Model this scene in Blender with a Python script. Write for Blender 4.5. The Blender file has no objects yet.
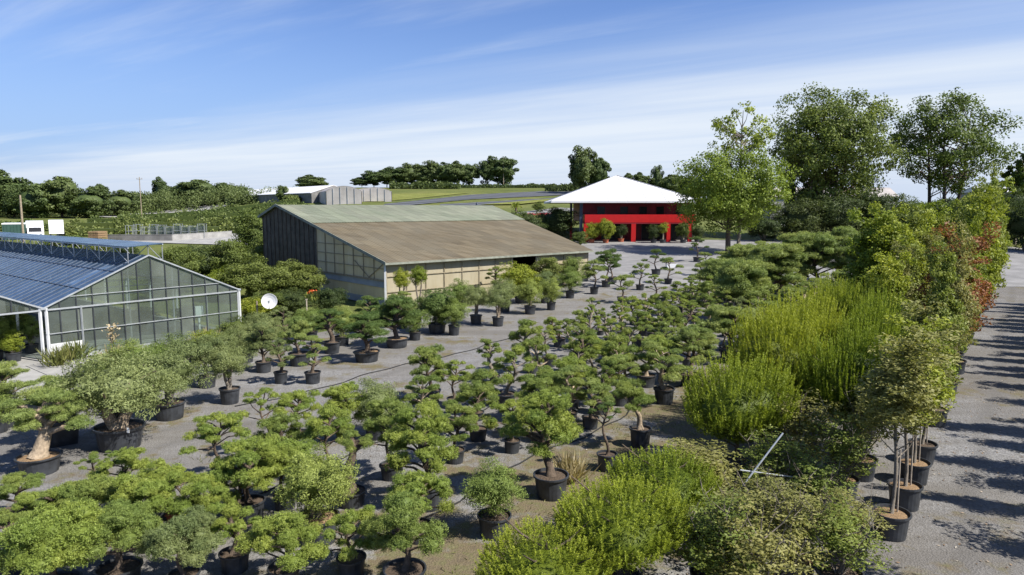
import bpy, math, random
import numpy as np
from mathutils import Vector, Matrix
R = math.radians
sc = bpy.context.scene
COL = sc.collection
rng = random.Random(7)
NR = np.random.RandomState(7)

# ------------------------------------------------------------------ camera
W, H, F = 1024, 575, 687.0
HORIZON = 208.0
CAMZ = 7.5
PITCH = math.atan((H / 2 - HORIZON) / F)
cam = bpy.data.objects.new('camera', bpy.data.cameras.new('camera'))
COL.objects.link(cam)
cam.location = (0, 0, CAMZ)
cam.rotation_euler = (math.pi / 2 - PITCH, 0, 0)
cam.data.sensor_width = 36
cam.data.lens = F / W * 36
cam.data.clip_start = 0.1
cam.data.clip_end = 20000
sc.camera = cam
CP, SP = math.cos(PITCH), math.sin(PITCH)


def ray(px, py):
    c, v = (px - W / 2) / F, (H / 2 - py) / F
    return Vector((c, CP + v * SP, -SP + v * CP))


def sstep(a, b, x):
    t = min(1, max(0, (x - a) / (b - a)))
    return t * t * (3 - 2 * t)


TL = [(-200, 0), (56, 0), (118, 2.2), (160, 2.8), (250, 4.6), (350, 9), (600, 13), (3000, 30)]
TM = [(-200, 0), (56, 0), (115, 2.1), (140, 3.8), (190, 7.5), (230, 10.8), (270, 14.4), (300, 16.4), (330, 17), (600, 17), (3000, 25)]
TR = [(-200, 0), (56, 0), (115, 2.1), (150, 3.0), (250, 5), (500, 7), (3000, 20)]


def lin(tab, y):
    for (a, za), (b, zb) in zip(tab, tab[1:]):
        if y <= b:
            return za + (zb - za) * max(0, (y - a) / (b - a))
    return tab[-1][1]


def tz(x, y):
    u = x / max(y, 40)
    wl = sstep(-0.28, -0.52, u) if False else 1 - sstep(-0.55, -0.22, u)
    wr = sstep(0.12, 0.36, u)
    return lin(TL, y) * wl + lin(TR, y) * wr + lin(TM, y) * (1 - wl - wr)


def G(px, py):
    """ground point seen at a pixel of the photograph"""
    r = ray(px, py)
    y = 5.0
    prev = y
    while y < 2500:
        k = y / r.y
        if CAMZ + r.z * k <= tz(r.x * k, y):
            break
        prev = y
        y *= 1.01
    a, b = prev, y
    for _ in range(30):
        m = (a + b) / 2
        k = m / r.y
        if CAMZ + r.z * k <= tz(r.x * k, m):
            b = m
        else:
            a = m
    k = b / r.y
    return Vector((r.x * k, b, tz(r.x * k, b)))


def P(px, py, y):
    r = ray(px, py)
    return Vector((0, 0, CAMZ)) + r * (y / r.y)


RX, RY = 0.6, 0.8


def ST(s, t):
    x, y = s * RX + t * RY, s * RY - t * RX
    return x, y


def to_st(x, y):
    return x * RX + y * RY, x * RY - y * RX


# ------------------------------------------------------------------ materials
def new_mat(name):
    m = bpy.data.materials.new(name)
    m.use_nodes = True
    nt = m.node_tree
    nt.nodes.clear()
    out = nt.nodes.new('ShaderNodeOutputMaterial')
    return m, nt, out


def N(nt, typ, **kw):
    n = nt.nodes.new(typ)
    for k, v in kw.items():
        if k in n.bl_rna.properties and k not in ('inputs',):
            setattr(n, k, v)
        else:
            n.inputs[k].default_value = v
    return n


def mixcol(nt, fac, a, b, blend='MIX'):
    n = nt.nodes.new('ShaderNodeMix')
    n.data_type = 'RGBA'
    n.blend_type = blend
    for sock, v in ((n.inputs[0], fac), (n.inputs[6], a), (n.inputs[7], b)):
        if isinstance(v, (int, float)):
            sock.default_value = v
        elif isinstance(v, tuple):
            sock.default_value = v if len(v) == 4 else (*v, 1)
        else:
            nt.links.new(v, sock)
    return n.outputs[2]


def ramp(nt, inp, stops):
    n = nt.nodes.new('ShaderNodeValToRGB')
    cr = n.color_ramp
    while len(cr.elements) < len(stops):
        cr.elements.new(0.5)
    for e, (p, c) in zip(cr.elements, stops):
        e.position = p
        e.color = (*c, 1) if isinstance(c, tuple) else (c, c, c, 1)
    nt.links.new(inp, n.inputs[0])
    return n.outputs[0]


def noise(nt, scale, detail=4, coord=None, rough=0.55, dist=0.0):
    n = nt.nodes.new('ShaderNodeTexNoise')
    n.inputs['Scale'].default_value = scale
    n.inputs['Detail'].default_value = detail
    n.inputs['Roughness'].default_value = rough
    n.inputs['Distortion'].default_value = dist
    if coord is None:
        coord = nt.nodes.new('ShaderNodeTexCoord').outputs['Object']
    nt.links.new(coord, n.inputs['Vector'])
    return n.outputs['Fac']


def bump(nt, h, strength=0.4, dist=0.02):
    b = nt.nodes.new('ShaderNodeBump')
    b.inputs['Strength'].default_value = strength
    b.inputs['Distance'].default_value = dist
    nt.links.new(h, b.inputs['Height'])
    return b.outputs['Normal']


def solid(name, col, rough=0.6, var=0.25, scale=6.0, metal=0.0, spec=0.4, bumps=0.0):
    m, nt, out = new_mat(name)
    b = nt.nodes.new('ShaderNodeBsdfPrincipled')
    f = noise(nt, scale, 5)
    dark = tuple(c * (1 - var) for c in col)
    light = tuple(min(1, c * (1 + var)) for c in col)
    c = ramp(nt, f, [(0.3, dark), (0.7, light)])
    nt.links.new(c, b.inputs['Base Color'])
    b.inputs['Roughness'].default_value = rough
    b.inputs['Metallic'].default_value = metal
    b.inputs['Specular IOR Level'].default_value = spec
    if bumps:
        nt.links.new(bump(nt, noise(nt, scale * 5, 5), bumps, 0.03), b.inputs['Normal'])
    nt.links.new(b.outputs[0], out.inputs[0])
    return m


def leaf_mat(name, dark, mid, light, trans=0.4, hue=0.016, rough=0.55, spec=0.25):
    """leaf colours vary leaf by leaf (attribute tint) and plant by plant"""
    m, nt, out = new_mat(name)
    at = N(nt, 'ShaderNodeAttribute', attribute_name='tint')
    c = ramp(nt, at.outputs['Fac'], [(0.0, dark), (0.5, mid), (1.0, light)])
    oi = nt.nodes.new('ShaderNodeObjectInfo')
    hs = nt.nodes.new('ShaderNodeHueSaturation')
    mr = N(nt, 'ShaderNodeMapRange')
    mr.inputs[3].default_value = 0.5 - hue
    mr.inputs[4].default_value = 0.5 + hue * 0.6
    nt.links.new(oi.outputs['Random'], mr.inputs[0])
    nt.links.new(mr.outputs[0], hs.inputs['Hue'])
    mv = N(nt, 'ShaderNodeMapRange')
    mv.inputs[3].default_value = 1.15
    mv.inputs[4].default_value = 0.88
    nt.links.new(oi.outputs['Random'], mv.inputs[0])
    nt.links.new(mv.outputs[0], hs.inputs['Value'])
    nt.links.new(c, hs.inputs['Color'])
    b = nt.nodes.new('ShaderNodeBsdfPrincipled')
    b.inputs['Roughness'].default_value = rough
    b.inputs['Specular IOR Level'].default_value = spec
    nt.links.new(hs.outputs[0], b.inputs['Base Color'])
    t = nt.nodes.new('ShaderNodeBsdfTranslucent')
    tc = mixcol(nt, 1.0, hs.outputs[0], (1.0, 1.0, 0.6), 'MULTIPLY')
    nt.links.new(tc, t.inputs[0])
    mx = nt.nodes.new('ShaderNodeMixShader')
    mx.inputs[0].default_value = trans
    nt.links.new(b.outputs[0], mx.inputs[1])
    nt.links.new(t.outputs[0], mx.inputs[2])
    nt.links.new(mx.outputs[0], out.inputs[0])
    return m


M = {}
M['holly'] = leaf_mat('clipped leaf green', (0.087, 0.122, 0.025), (0.198, 0.258, 0.060), (0.361, 0.443, 0.123))
M['lime'] = leaf_mat('fresh clipped leaf green', (0.114, 0.152, 0.025), (0.239, 0.307, 0.058), (0.399, 0.484, 0.128))
M['olive'] = leaf_mat('olive leaf grey green', (0.090, 0.118, 0.041), (0.190, 0.235, 0.085), (0.323, 0.381, 0.162))
M['juniper'] = leaf_mat('grey green needles', (0.106, 0.144, 0.043), (0.233, 0.297, 0.083), (0.399, 0.474, 0.153))
M['darkpine'] = leaf_mat('deep green needles', (0.052, 0.089, 0.024), (0.109, 0.170, 0.044), (0.199, 0.278, 0.081))
M['candle'] = leaf_mat('fresh pine needles', (0.075, 0.110, 0.010), (0.170, 0.225, 0.018), (0.340, 0.400, 0.045), trans=.4)
M['decid'] = leaf_mat('broad leaf green', (0.083, 0.115, 0.021), (0.178, 0.224, 0.041), (0.310, 0.356, 0.098), trans=.4)
M['yellowgreen'] = leaf_mat('yellow green leaf', (0.1, 0.135, 0.014), (0.215, 0.27, 0.028), (0.36, 0.4, 0.065), trans=.4)
M['dull'] = leaf_mat('dull olive brown leaf', (0.100, 0.110, 0.030), (0.206, 0.215, 0.062), (0.350, 0.350, 0.138), trans=.4)
M['shrubleaf'] = leaf_mat('shrub leaf', (.060, .085, .020), (.130, .170, .038), (.225, .275, .075))
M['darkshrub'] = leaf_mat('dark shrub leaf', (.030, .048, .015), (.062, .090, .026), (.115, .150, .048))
M['russet'] = leaf_mat('russet leaf', (0.11, 0.045, 0.018), (0.25, 0.1, 0.038), (0.36, 0.17, 0.07), trans=.35)
M['oak'] = leaf_mat('tall tree leaf', (0.048, 0.074, 0.014), (0.105, 0.15, 0.028), (0.185, 0.24, 0.05), trans=.35)
M['lindenleaf'] = leaf_mat('linden leaf', (0.092, 0.13, 0.014), (0.19, 0.25, 0.03), (0.32, 0.385, 0.07), trans=.4)
M['farleaf'] = leaf_mat('distant tree leaf', (.042,.066,.022), (.084,.122,.036), (.14,.185,.064), trans=.25)
M['farlight'] = leaf_mat('distant hedge leaf', (0.085, 0.115, 0.03), (0.135, 0.175, 0.048), (0.2, 0.235, 0.08), trans=.3)
M['weed'] = leaf_mat('weed blade', (.06, .075, .02), (.12, .14, .035), (.24, .23, .09), trans=.3)
M['straw'] = leaf_mat('dry grass blade', (.22, .17, .08), (.36, .29, .15), (.48, .42, .26), trans=.3)
M['flower'] = solid('orange petals', (.62, .12, .03), .5)

M['bark'] = solid('brown bark', (.095, .07, .05), .9, .45, 14, bumps=.7)
M['palebark'] = solid('pale bark', (.30, .235, .165), .9, .45, 12, bumps=.8)
M['greybark'] = solid('grey bark', (.17, .145, .115), .9, .35, 14, bumps=.6)
M['pot'] = solid('black plastic', (.030, .033, .038), .45, .55, 3.5, spec=.45)
M['terracotta'] = solid('terracotta', (.30, .085, .04), .75, .3, 8)
M['soil'] = solid('potting soil', (.085, .060, .040), .95, .55, 22, bumps=.8)
M['strawsoil'] = solid('soil with bark mulch', (.23, .15, .08), .95, .5, 25, bumps=.8)
M['tag'] = solid('white plant tag', (.8, .8, .78), .5, .05)
M['stake'] = solid('weathered stake', (.36, .31, .25), .8, .25, 10)
M['galv'] = solid('galvanised steel', (.42, .44, .45), .45, .15, 4, metal=.5)
M['greybar'] = solid('dull aluminium bar', (.12, .15, .20), .5, .2, 3, metal=.3)
M['white_metal'] = solid('white painted steel', (.60, .61, .61), .4, .08, 3)
M['dark_metal'] = solid('dark glazing bar', (.05, .055, .06), .5, .2, 3)
M['concrete'] = solid('concrete', (.27, .265, .25), .85, .22, 1.2, bumps=.2)
M['darkconcrete'] = solid('weathered concrete', (.17, .165, .155), .9, .3, .8, bumps=.2)
M['red'] = solid('bright red paint', (.42, .008, .008), .45, .08, 2)
M['darkred'] = solid('dark red cladding', (.20, .010, .018), .55, .25, .7)
M['white'] = solid('white roof membrane', (.60, .60, .61), .55, .04, .6)
M['darkglass'] = solid('dark window glass', (.014, .015, .018), .25, .2, 2, spec=.3)
M['black'] = solid('dark interior', (.02, .019, .018), .9, .3, 2)
M['navy'] = solid('dark blue post', (.035, .045, .07), .5, .15)
M['wood'] = solid('pole wood', (.26, .21, .15), .85, .3, 6)
M['whitepaint'] = solid('white vehicle paint', (.78, .79, .80), .3, .04, 1)
M['boxgreen'] = solid('dark green container', (.03, .07, .055), .5, .2, 2)
M['tyre'] = solid('tyre rubber', (.02, .02, .02), .85, .2)
M['greyroof'] = solid('grey plastic film', (.33, .30, .28), .6, .25, .25)
M['paneltimber'] = solid('greyed panel timber', (.26, .21, .14), .85, .3, 6)
M['palefilm'] = solid('pale plastic film', (.44, .41, .38), .5, .2, .3)
M['rope'] = solid('black hose', (.02, .02, .02), .5, .2)


def mat_gravel(name, base, weedy):
    m, nt, out = new_mat(name)
    tc = nt.nodes.new('ShaderNodeTexCoord').outputs['Object']
    big = noise(nt, 0.16, 6, tc, .6)
    mid = noise(nt, 1.3, 6, tc, .65)
    fine = noise(nt, 30, 3, tc, .7)
    vor = nt.nodes.new('ShaderNodeTexVoronoi')
    vor.inputs['Scale'].default_value = 22
    nt.links.new(tc, vor.inputs['Vector'])
    c0 = ramp(nt, vor.outputs['Color'], [(.1, tuple(v * .55 for v in base)), (.5, base), (.95, tuple(v * 1.65 for v in base))])
    c1 = mixcol(nt, ramp(nt, fine, [(.35, 0.0), (.7, .55)]), c0, tuple(v * 1.35 for v in base))
    c2 = mixcol(nt, ramp(nt, big, [(.38, 0.0), (.62, .75)]), c1, (base[0] * .80, base[1] * .74, base[2] * .64))
    lanes = nt.nodes.new('ShaderNodeMapping')
    lanes.inputs['Rotation'].default_value = (0, 0, -math.atan2(RY, RX))
    lanes.inputs['Scale'].default_value = (.07, .75, 1)
    nt.links.new(tc, lanes.inputs['Vector'])
    c2 = mixcol(nt, ramp(nt, noise(nt, 1.0, 6, lanes.outputs[0], .6), [(.40, 0.0), (.62, .6)]), c2, (base[0] * .62, base[1] * .58, base[2] * .52))
    c2 = mixcol(nt, ramp(nt, noise(nt, 2.6, 5, tc, .65), [(.56, 0.0), (.68, .5)]), c2, (base[0] * .52, base[1] * .46, base[2] * .38))
    wob = nt.nodes.new('ShaderNodeMath')
    wob.operation = 'MULTIPLY_ADD'
    wob.inputs[1].default_value = 1.1
    nt.links.new(noise(nt, .12, 3, tc), wob.inputs[0])
    tq = nt.nodes.new('ShaderNodeVectorMath')
    tq.operation = 'DOT_PRODUCT'
    tq.inputs[1].default_value = (RY, -RX, 0)
    nt.links.new(tc, tq.inputs[0])
    nt.links.new(tq.outputs['Value'], wob.inputs[2])
    for tr_ in ((-21.3, -22.9) if weedy == 'yard' else (-.75, .95)):
        a_ = nt.nodes.new('ShaderNodeMath')
        a_.operation = 'SUBTRACT'
        a_.inputs[1].default_value = tr_ + .55
        nt.links.new(wob.outputs[0], a_.inputs[0])
        b_ = nt.nodes.new('ShaderNodeMath')
        b_.operation = 'ABSOLUTE'
        nt.links.new(a_.outputs[0], b_.inputs[0])
        rut = ramp(nt, b_.outputs[0], [(.10, .55), (.36, 0.0)])
        rm = nt.nodes.new('ShaderNodeMath')
        rm.operation = 'MULTIPLY'
        nt.links.new(rut, rm.inputs[0])
        nt.links.new(ramp(nt, mid, [(.3, .3), (.6, 1.0)]), rm.inputs[1])
        c2 = mixcol(nt, rm.outputs[0], c2, (base[0] * .62, base[1] * .60, base[2] * .57))
    # dry moss, soil and low weeds, in patches
    sep = nt.nodes.new('ShaderNodeSeparateXYZ')
    nt.links.new(tc, sep.inputs[0])
    tt = nt.nodes.new('ShaderNodeVectorMath')
    tt.operation = 'DOT_PRODUCT'
    tt.inputs[1].default_value = (RY, -RX, 0)
    nt.links.new(tc, tt.inputs[0])
    wn = mixcol(nt, .5, ramp(nt, noise(nt, .35, 7, tc, .65), [(.36, 0.0), (.66, 1.0)]), ramp(nt, mid, [(.3, 0.0), (.7, 1.0)]))
    if weedy == 'yard':
        # the strip beside the pines (t -9.5 .. -5) is mostly soil and moss
        mr = nt.nodes.new('ShaderNodeMapRange')
        mr.interpolation_type = 'SMOOTHSTEP'
        mr.inputs[1].default_value = 5.0
        mr.inputs[2].default_value = .6
        mr.inputs[3].default_value = .0
        mr.inputs[4].default_value = 1.0
        da = nt.nodes.new('ShaderNodeMath')
        da.operation = 'ADD'
        da.inputs[1].default_value = 8.6
        nt.links.new(tt.outputs['Value'], da.inputs[0])
        db_ = nt.nodes.new('ShaderNodeMath')
        db_.operation = 'ABSOLUTE'
        nt.links.new(da.outputs[0], db_.inputs[0])
        nt.links.new(db_.outputs[0], mr.inputs[0])
        ad = nt.nodes.new('ShaderNodeMath')
        ad.operation = 'MULTIPLY_ADD'
        ad.inputs[1].default_value = .42
        nt.links.new(mr.outputs[0], ad.inputs[0])
        nt.links.new(wn, ad.inputs[2])
        wf = ramp(nt, ad.outputs[0], [(.55, 0.0), (.78, .90)])
    else:
        wf = ramp(nt, wn, [(.60, 0.0), (.85, .7)])
    weedc = ramp(nt, noise(nt, 3.2, 6, tc, .7), [(.30, (.10, .075, .045)), (.47, (.16, .125, .07)), (.58, (.13, .125, .045)), (.72, (.23, .20, .11))])
    weedc = mixcol(nt, ramp(nt, fine, [(.3, 0.0), (.75, .6)]), weedc, (.06, .05, .028))
    c = mixcol(nt, wf, c2, weedc)
    b = nt.nodes.new('ShaderNodeBsdfPrincipled')
    b.inputs['Roughness'].default_value = .92
    b.inputs['Specular IOR Level'].default_value = .2
    nt.links.new(c, b.inputs['Base Color'])
    hsum = nt.nodes.new('ShaderNodeMath')
    hsum.operation = 'ADD'
    nt.links.new(vor.outputs['Distance'], hsum.inputs[0])
    nt.links.new(fine, hsum.inputs[1])
    nt.links.new(bump(nt, hsum.outputs[0], .55, .03), b.inputs['Normal'])
    nt.links.new(b.outputs[0], out.inputs[0])
    return m


M['gravel'] = mat_gravel('grey gravel', (.182, .181, .180), 'yard')
M['pathgravel'] = mat_gravel('path gravel', (.165, .163, .162), 'path')


def mat_grass(name, a, b_, c_, scale=.05):
    m, nt, out = new_mat(name)
    tc = nt.nodes.new('ShaderNodeTexCoord').outputs['Object']
    c = ramp(nt, noise(nt, scale, 8, tc, .65), [(.3, a), (.5, b_), (.7, c_)])
    c = mixcol(nt, ramp(nt, noise(nt, .9, 6, tc, .7), [(.35, 0.0), (.7, .5)]), c, tuple(v * .55 for v in b_))
    b = nt.nodes.new('ShaderNodeBsdfPrincipled')
    b.inputs['Roughness'].default_value = .95
    b.inputs['Specular IOR Level'].default_value = .1
    nt.links.new(c, b.inputs['Base Color'])
    nt.links.new(bump(nt, noise(nt, 2.5, 6, tc, .7), .6, .3), b.inputs['Normal'])
    nt.links.new(b.outputs[0], out.inputs[0])
    return m


M['grass'] = mat_grass('meadow grass', (.07, .09, .028), (.11, .13, .038), (.17, .17, .055))
M['asphalt'] = solid('worn asphalt', (.185, .181, .176), .9, .25, .5, bumps=.3)


def mat_stripes(name, a, b_, direction, period, rough=.5):
    m, nt, out = new_mat(name)
    tc = nt.nodes.new('ShaderNodeTexCoord').outputs['Object']
    d = nt.nodes.new('ShaderNodeVectorMath')
    d.operation = 'DOT_PRODUCT'
    d.inputs[1].default_value = tuple(2 * math.pi / period * v for v in direction)
    nt.links.new(tc, d.inputs[0])
    s = nt.nodes.new('ShaderNodeMath')
    s.operation = 'SINE'
    nt.links.new(d.outputs['Value'], s.inputs[0])
    mr = nt.nodes.new('ShaderNodeMapRange')
    mr.inputs[1].default_value = -1
    nt.links.new(s.outputs[0], mr.inputs[0])
    c = ramp(nt, mr.outputs[0], [(.35, a), (.65, b_)])
    c = mixcol(nt, ramp(nt, noise(nt, .4, 6, tc), [(.35, 0.0), (.7, .4)]), c, tuple((x + y) * .35 for x, y in zip(a, b_)))
    b = nt.nodes.new('ShaderNodeBsdfPrincipled')
    b.inputs['Roughness'].default_value = rough
    nt.links.new(c, b.inputs['Base Color'])
    nt.links.new(bump(nt, mr.outputs[0], .35, .04), b.inputs['Normal'])
    nt.links.new(b.outputs[0], out.inputs[0])
    return m


M['plastic_rows'] = mat_stripes('black ground cover rows', (.042, .045, .050), (.095, .10, .108), (.55, .83, 0), 5.5, .8)


def pane_noise(nt, tc, dx, dy, sx, sy, axis2):
    """one random value per pane of size sx by sy"""
    u = nt.nodes.new('ShaderNodeVectorMath')
    u.operation = 'DOT_PRODUCT'
    u.inputs[1].default_value = (dx / sx, dy / sx, 0)
    nt.links.new(tc, u.inputs[0])
    v = nt.nodes.new('ShaderNodeVectorMath')
    v.operation = 'DOT_PRODUCT'
    v.inputs[1].default_value = tuple(a / sy for a in axis2)
    nt.links.new(tc, v.inputs[0])
    cb = nt.nodes.new('ShaderNodeCombineXYZ')
    for i, q in enumerate((u, v)):
        f = nt.nodes.new('ShaderNodeMath')
        f.operation = 'FLOOR'
        nt.links.new(q.outputs['Value'], f.inputs[0])
        nt.links.new(f.outputs[0], cb.inputs[i])
    wn = nt.nodes.new('ShaderNodeTexWhiteNoise')
    wn.noise_dimensions = '3D'
    nt.links.new(cb.outputs[0], wn.inputs['Vector'])
    return wn.outputs['Value']


def mat_glass(name, tint, opac, rough=.08):
    m, nt, out = new_mat(name)
    b = nt.nodes.new('ShaderNodeBsdfPrincipled')
    c = ramp(nt, noise(nt, .5, 6), [(.3, tuple(v * .7 for v in tint)), (.7, tuple(v * 1.25 for v in tint))])
    nt.links.new(c, b.inputs['Base Color'])
    b.inputs['Roughness'].default_value = rough
    b.inputs['Specular IOR Level'].default_value = .6
    t = nt.nodes.new('ShaderNodeBsdfTransparent')
    t.inputs[0].default_value = (.86, .92, .9, 1)
    mx = nt.nodes.new('ShaderNodeMixShader')
    tc = nt.nodes.new('ShaderNodeTexCoord').outputs['Object']
    pv = pane_noise(nt, tc, .63, .777, .74, 1.27, (0, 0, 1))
    nt.links.new(ramp(nt, pv, [(.0, opac * .55), (.6, opac), (.9, min(1, opac * 1.7)), (1.0, min(1, opac * 2.2))]), mx.inputs[0])
    nt.links.new(t.outputs[0], mx.inputs[1])
    nt.links.new(b.outputs[0], mx.inputs[2])
    nt.links.new(mx.outputs[0], out.inputs[0])
    return m


M['wallglass'] = mat_glass('dusty wall glass', (.17, .19, .165), .33)


def mat_roofglass():
    m, nt, out = new_mat('greenhouse roof glass')
    tc = nt.nodes.new('ShaderNodeTexCoord').outputs['Object']
    b = nt.nodes.new('ShaderNodeBsdfPrincipled')
    # streaks of dirt run down the slope, across the axis of the house
    mp = nt.nodes.new('ShaderNodeMapping')
    mp.inputs['Rotation'].default_value = (0, 0, -math.atan2(.777, .63))
    mp.inputs['Scale'].default_value = (.25, 2.2, 1)
    nt.links.new(tc, mp.inputs['Vector'])
    f = noise(nt, 1.0, 6, mp.outputs[0], .65)
    c = ramp(nt, f, [(.30, (.030, .055, .105)), (.58, (.05, .085, .145)), (.70, (.11, .15, .21)), (.80, (.34, .38, .43))])
    pv = pane_noise(nt, tc, -.777, .63, .75, 1.9, (.63, .777, 0))
    c = mixcol(nt, 1.0, c, ramp(nt, pv, [(.0, .6), (.5, 1.0), (.9, 1.35), (1.0, 2.6)]), 'MULTIPLY')
    nt.links.new(c, b.inputs['Base Color'])
    b.inputs['Roughness'].default_value = .16
    b.inputs['Specular IOR Level'].default_value = .6
    t = nt.nodes.new('ShaderNodeBsdfTransparent')
    t.inputs[0].default_value = (.8, .87, .9, 1)
    mx = nt.nodes.new('ShaderNodeMixShader')
    mx.inputs[0].default_value = .64
    nt.links.new(t.outputs[0], mx.inputs[1])
    nt.links.new(b.outputs[0], mx.inputs[2])
    nt.links.new(mx.outputs[0], out.inputs[0])
    return m


M['roofglass'] = mat_roofglass()


def mat_sheet(name, a, b_, c_, along, moss=None, opac=1.0):
    """corrugated fibre sheets: ribs run along one direction, dirt in streaks"""
    m, nt, out = new_mat(name)
    tc = nt.nodes.new('ShaderNodeTexCoord').outputs['Object']
    ang = math.atan2(along[1], along[0])
    mp = nt.nodes.new('ShaderNodeMapping')
    mp.inputs['Rotation'].default_value = (0, 0, -ang)
    mp.inputs['Scale'].default_value = (.18, 1.6, .18)
    nt.links.new(tc, mp.inputs['Vector'])
    f = noise(nt, 1.0, 7, mp.outputs[0], .7)
    f2 = noise(nt, .25, 6, tc, .65)
    c = ramp(nt, f, [(.28, a), (.5, b_), (.72, c_)])
    if moss:
        c = mixcol(nt, ramp(nt, f2, [(.38, 0.0), (.65, .75)]), c, moss)
    if along[2] == 0:
        # dirt where one sheet laps over the next, and single replaced sheets
        lp = nt.nodes.new('ShaderNodeTexBrick')
        lp.inputs['Scale'].default_value = 1.0
        lp.inputs['Mortar Size'].default_value = .05
        lp.inputs['Mortar Smooth'].default_value = .6
        lp.inputs['Brick Width'].default_value = 2.4
        lp.inputs['Row Height'].default_value = 1.05
        lp.inputs['Color1'].default_value = (.86, .86, .86, 1)
        lp.inputs['Color2'].default_value = (1.16, 1.15, 1.12, 1)
        lp.inputs['Mortar'].default_value = (.66, .64, .60, 1)
        mp3 = nt.nodes.new('ShaderNodeMapping')
        mp3.inputs['Rotation'].default_value = (0, 0, -ang)
        nt.links.new(tc, mp3.inputs['Vector'])
        nt.links.new(mp3.outputs[0], lp.inputs['Vector'])
        c = mixcol(nt, .8, c, lp.outputs['Color'], 'MULTIPLY')
    w = nt.nodes.new('ShaderNodeTexWave')
    w.inputs['Scale'].default_value = 1.1
    w.bands_direction = 'Y'
    mp2 = nt.nodes.new('ShaderNodeMapping')
    mp2.inputs['Rotation'].default_value = (0, 0, -ang)
    nt.links.new(tc, mp2.inputs['Vector'])
    nt.links.new(mp2.outputs[0], w.inputs['Vector'])
    b = nt.nodes.new('ShaderNodeBsdfPrincipled')
    b.inputs['Roughness'].default_value = .8
    b.inputs['Specular IOR Level'].default_value = .2
    nt.links.new(c, b.inputs['Base Color'])
    nt.links.new(bump(nt, w.outputs['Fac'], .5 if along[2] == 0 else .05, .06), b.inputs['Normal'])
    if opac < 1:
        t = nt.nodes.new('ShaderNodeBsdfTranslucent')
        nt.links.new(c, t.inputs[0])
        mx = nt.nodes.new('ShaderNodeMixShader')
        mx.inputs[0].default_value = opac
        nt.links.new(t.outputs[0], mx.inputs[1])
        nt.links.new(b.outputs[0], mx.inputs[2])
        nt.links.new(mx.outputs[0], out.inputs[0])
    else:
        nt.links.new(b.outputs[0], out.inputs[0])
    return m


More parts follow.
